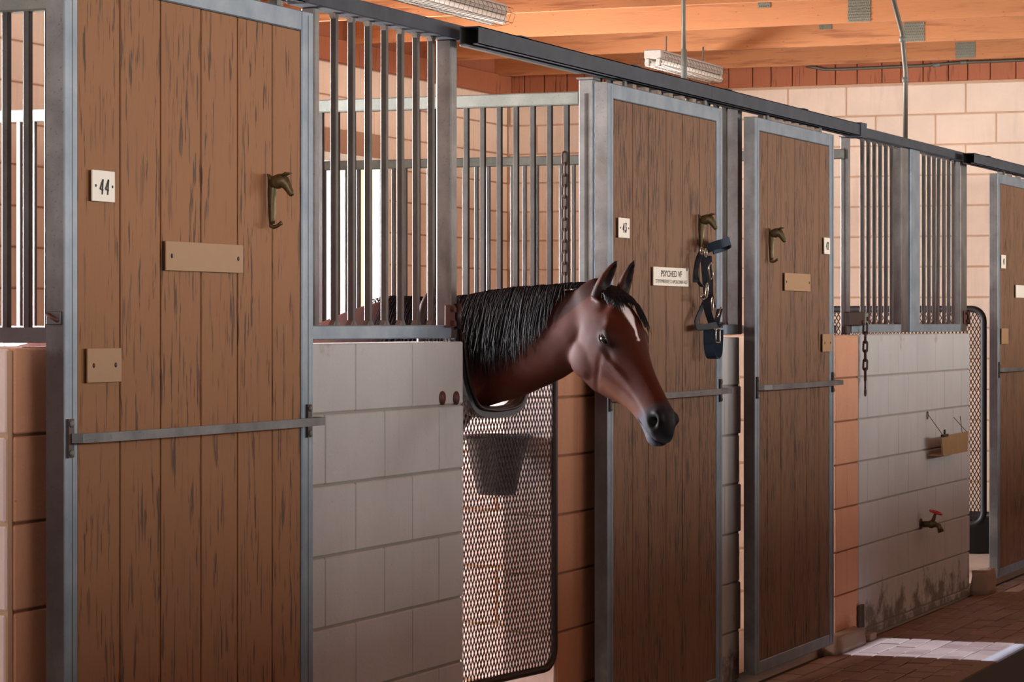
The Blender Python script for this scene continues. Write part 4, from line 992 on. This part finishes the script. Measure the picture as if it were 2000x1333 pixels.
for sg in (-1, 1):
    c = hw_(.189, -.050, sg*.0765); b = MB(); b.sphere(c, .0225, 20, 14); b.build('eye', M['eye'], horse, smooth=True)
    b = MB()
    for dv_, bulge in ((.0, 1), (.0, -1)):
        pts = [hw_(.186+.024*math.cos(a), -.050+bulge*.0135*math.sin(a)+(.002 if bulge > 0 else -.001), sg*(.0775+.0170-.010*math.cos(a)**2)) for a in [PI*i/12 for i in range(13)]]
        b.tube(pts, [.002]+[.0042]*11+[.002], 8)
    b.build('eyelid', M['coat_dark'] if 'coat_dark' in M else plain('eyelid_skin', s2l((40, 24, 20)), .6), horse, smooth=True)
# hair
def strands(name, roots, seg=7, parent=horse, r0=.0022):
    b = MB()
    for pts, r_ in roots:
        n_ = len(pts); b.tube(pts, [r_*(.7+.3*(1-i/(n_-1)))*(1 if i < n_-1 else .15) for i in range(n_)], 3, cap=False)
    return b.build(name, M['hair'], parent, smooth=True, fix=False)
rr = random.Random(11); roots = []
# mane underlayer following the right side of the neck (-X side)
ub = MB(); ys = np.arange(-.17, .40, .02); rows = 9; rings = []
def mane_len(y): return float(np.interp(y, [-.38, -.25, -.21, -.1, .1, .25, .4], [.30, .45, 1.25, 1.62, 1.85, 1.8, 1.0]))
vs = []; fs = []
for i, y in enumerate(ys):
    al = mane_len(y)*.88+.08*math.sin(y*90)
    for j in range(rows):
        a = -(-.30+(al+.30)*j/(rows-1)); off = .010+.004*math.sin(y*160+j*.6)*(j/rows)
        vs.append(ring_pt(y, a, off))
for i in range(len(ys)-1):
    for j in range(rows-1): fs.append((i*rows+j, (i+1)*rows+j, (i+1)*rows+j+1, i*rows+j+1))
mane_sheet = (vs, fs)
for k in range(1700):
    y = rr.uniform(-.38, .42); al = mane_len(y)*rr.uniform(.72 if y > -.19 else .5, 1.22); clump = round(y/.03)*.03; dy = (clump-y)*rr.uniform(.2, .9)+rr.uniform(-.02, .02); lean = rr.uniform(-.005, .04); ro = rr.uniform(0, .005)
    pts = []; wob = rr.uniform(0, 6)
    for j in range(9):
        f_ = j/8; a = -(-.22+(al+.22)*f_); yy = y+dy*f_+lean*f_*f_+.003*math.sin(wob+f_*5); off = .006+.008*math.sin(f_*PI)+.0012*rr.random()+ro
        if f_ < .1: off = .003
        pts.append(ring_pt(yy, a, off))
    roots.append((pts, rr.uniform(.0010, .0021)))
mn = MB(); mn.add(*mane_sheet)
for pts, r_ in roots: mn.tube(pts, [r_*(1-.8*(i/8)**2) for i in range(9)], 3, cap=False)
# short crest hairs that stand up a little
for k in range(260):
    y = rr.uniform(-.38, .5); p = Vector(ring_pt(y, rr.uniform(-.12, .12), .0)); mn.tube([p, p+Vector((-.006, rr.uniform(-.008, .008), rr.uniform(.006, .014))), p+Vector((-.018, rr.uniform(-.015, .015), rr.uniform(.004, .012)))], [.0018, .0014, .0004], 3, cap=False)
mn.build('mane', M['hair'], horse, smooth=True, fix=False)
fl = MB()
for k in range(480):
    w0 = rr.uniform(-.05, .058); u0 = rr.uniform(-.01, .04); le = rr.uniform(.11, .18) if w0 < -.022 else (rr.uniform(.05, .085) if w0 < .025 else rr.uniform(.04, .10)); sp = w0*rr.uniform(.9, 1.5)-.016*rr.random()
    pts = []
    for j in range(7):
        f_ = j/6; uu = u0+le*f_; ww = w0+(sp-w0)*f_+.003*math.sin(k+f_*5); vt = np.interp(uu, [h[0] for h in HSN], [h[1] for h in HSN]); wt = np.interp(uu, [h[0] for h in HSN], [h[3] for h in HSN])
        drop = .35*max(0, abs(ww)-.03)
        pts.append(hw_(uu, vt-drop+.004+.010*math.sin(f_*PI)+.004*rr.random(), ww))
    fl.tube(pts, [.0024*(1-.75*(i/6)) for i in range(7)], 3, cap=False)
fl.build('forelock', M['hair'], horse, smooth=True, fix=False)
tl = MB()
for k in range(160):
    x = 8.60+rr.uniform(-.03, .03); pts = [(x, 2.0, 1.36), (x+rr.uniform(-.03, .03), 2.10+rr.uniform(0, .03), 1.28), (x+rr.uniform(-.05, .05), 2.14+rr.uniform(-.02, .04), 1.0), (x+rr.uniform(-.06, .06), 2.13+rr.uniform(-.04, .04), .7), (x+rr.uniform(-.05, .05), 2.12, .42)]
    tl.tube(pts, [.004, .005, .005, .004, .001], 3, cap=False)
tl.build('tail', M['hair'], horse, smooth=True, fix=False)
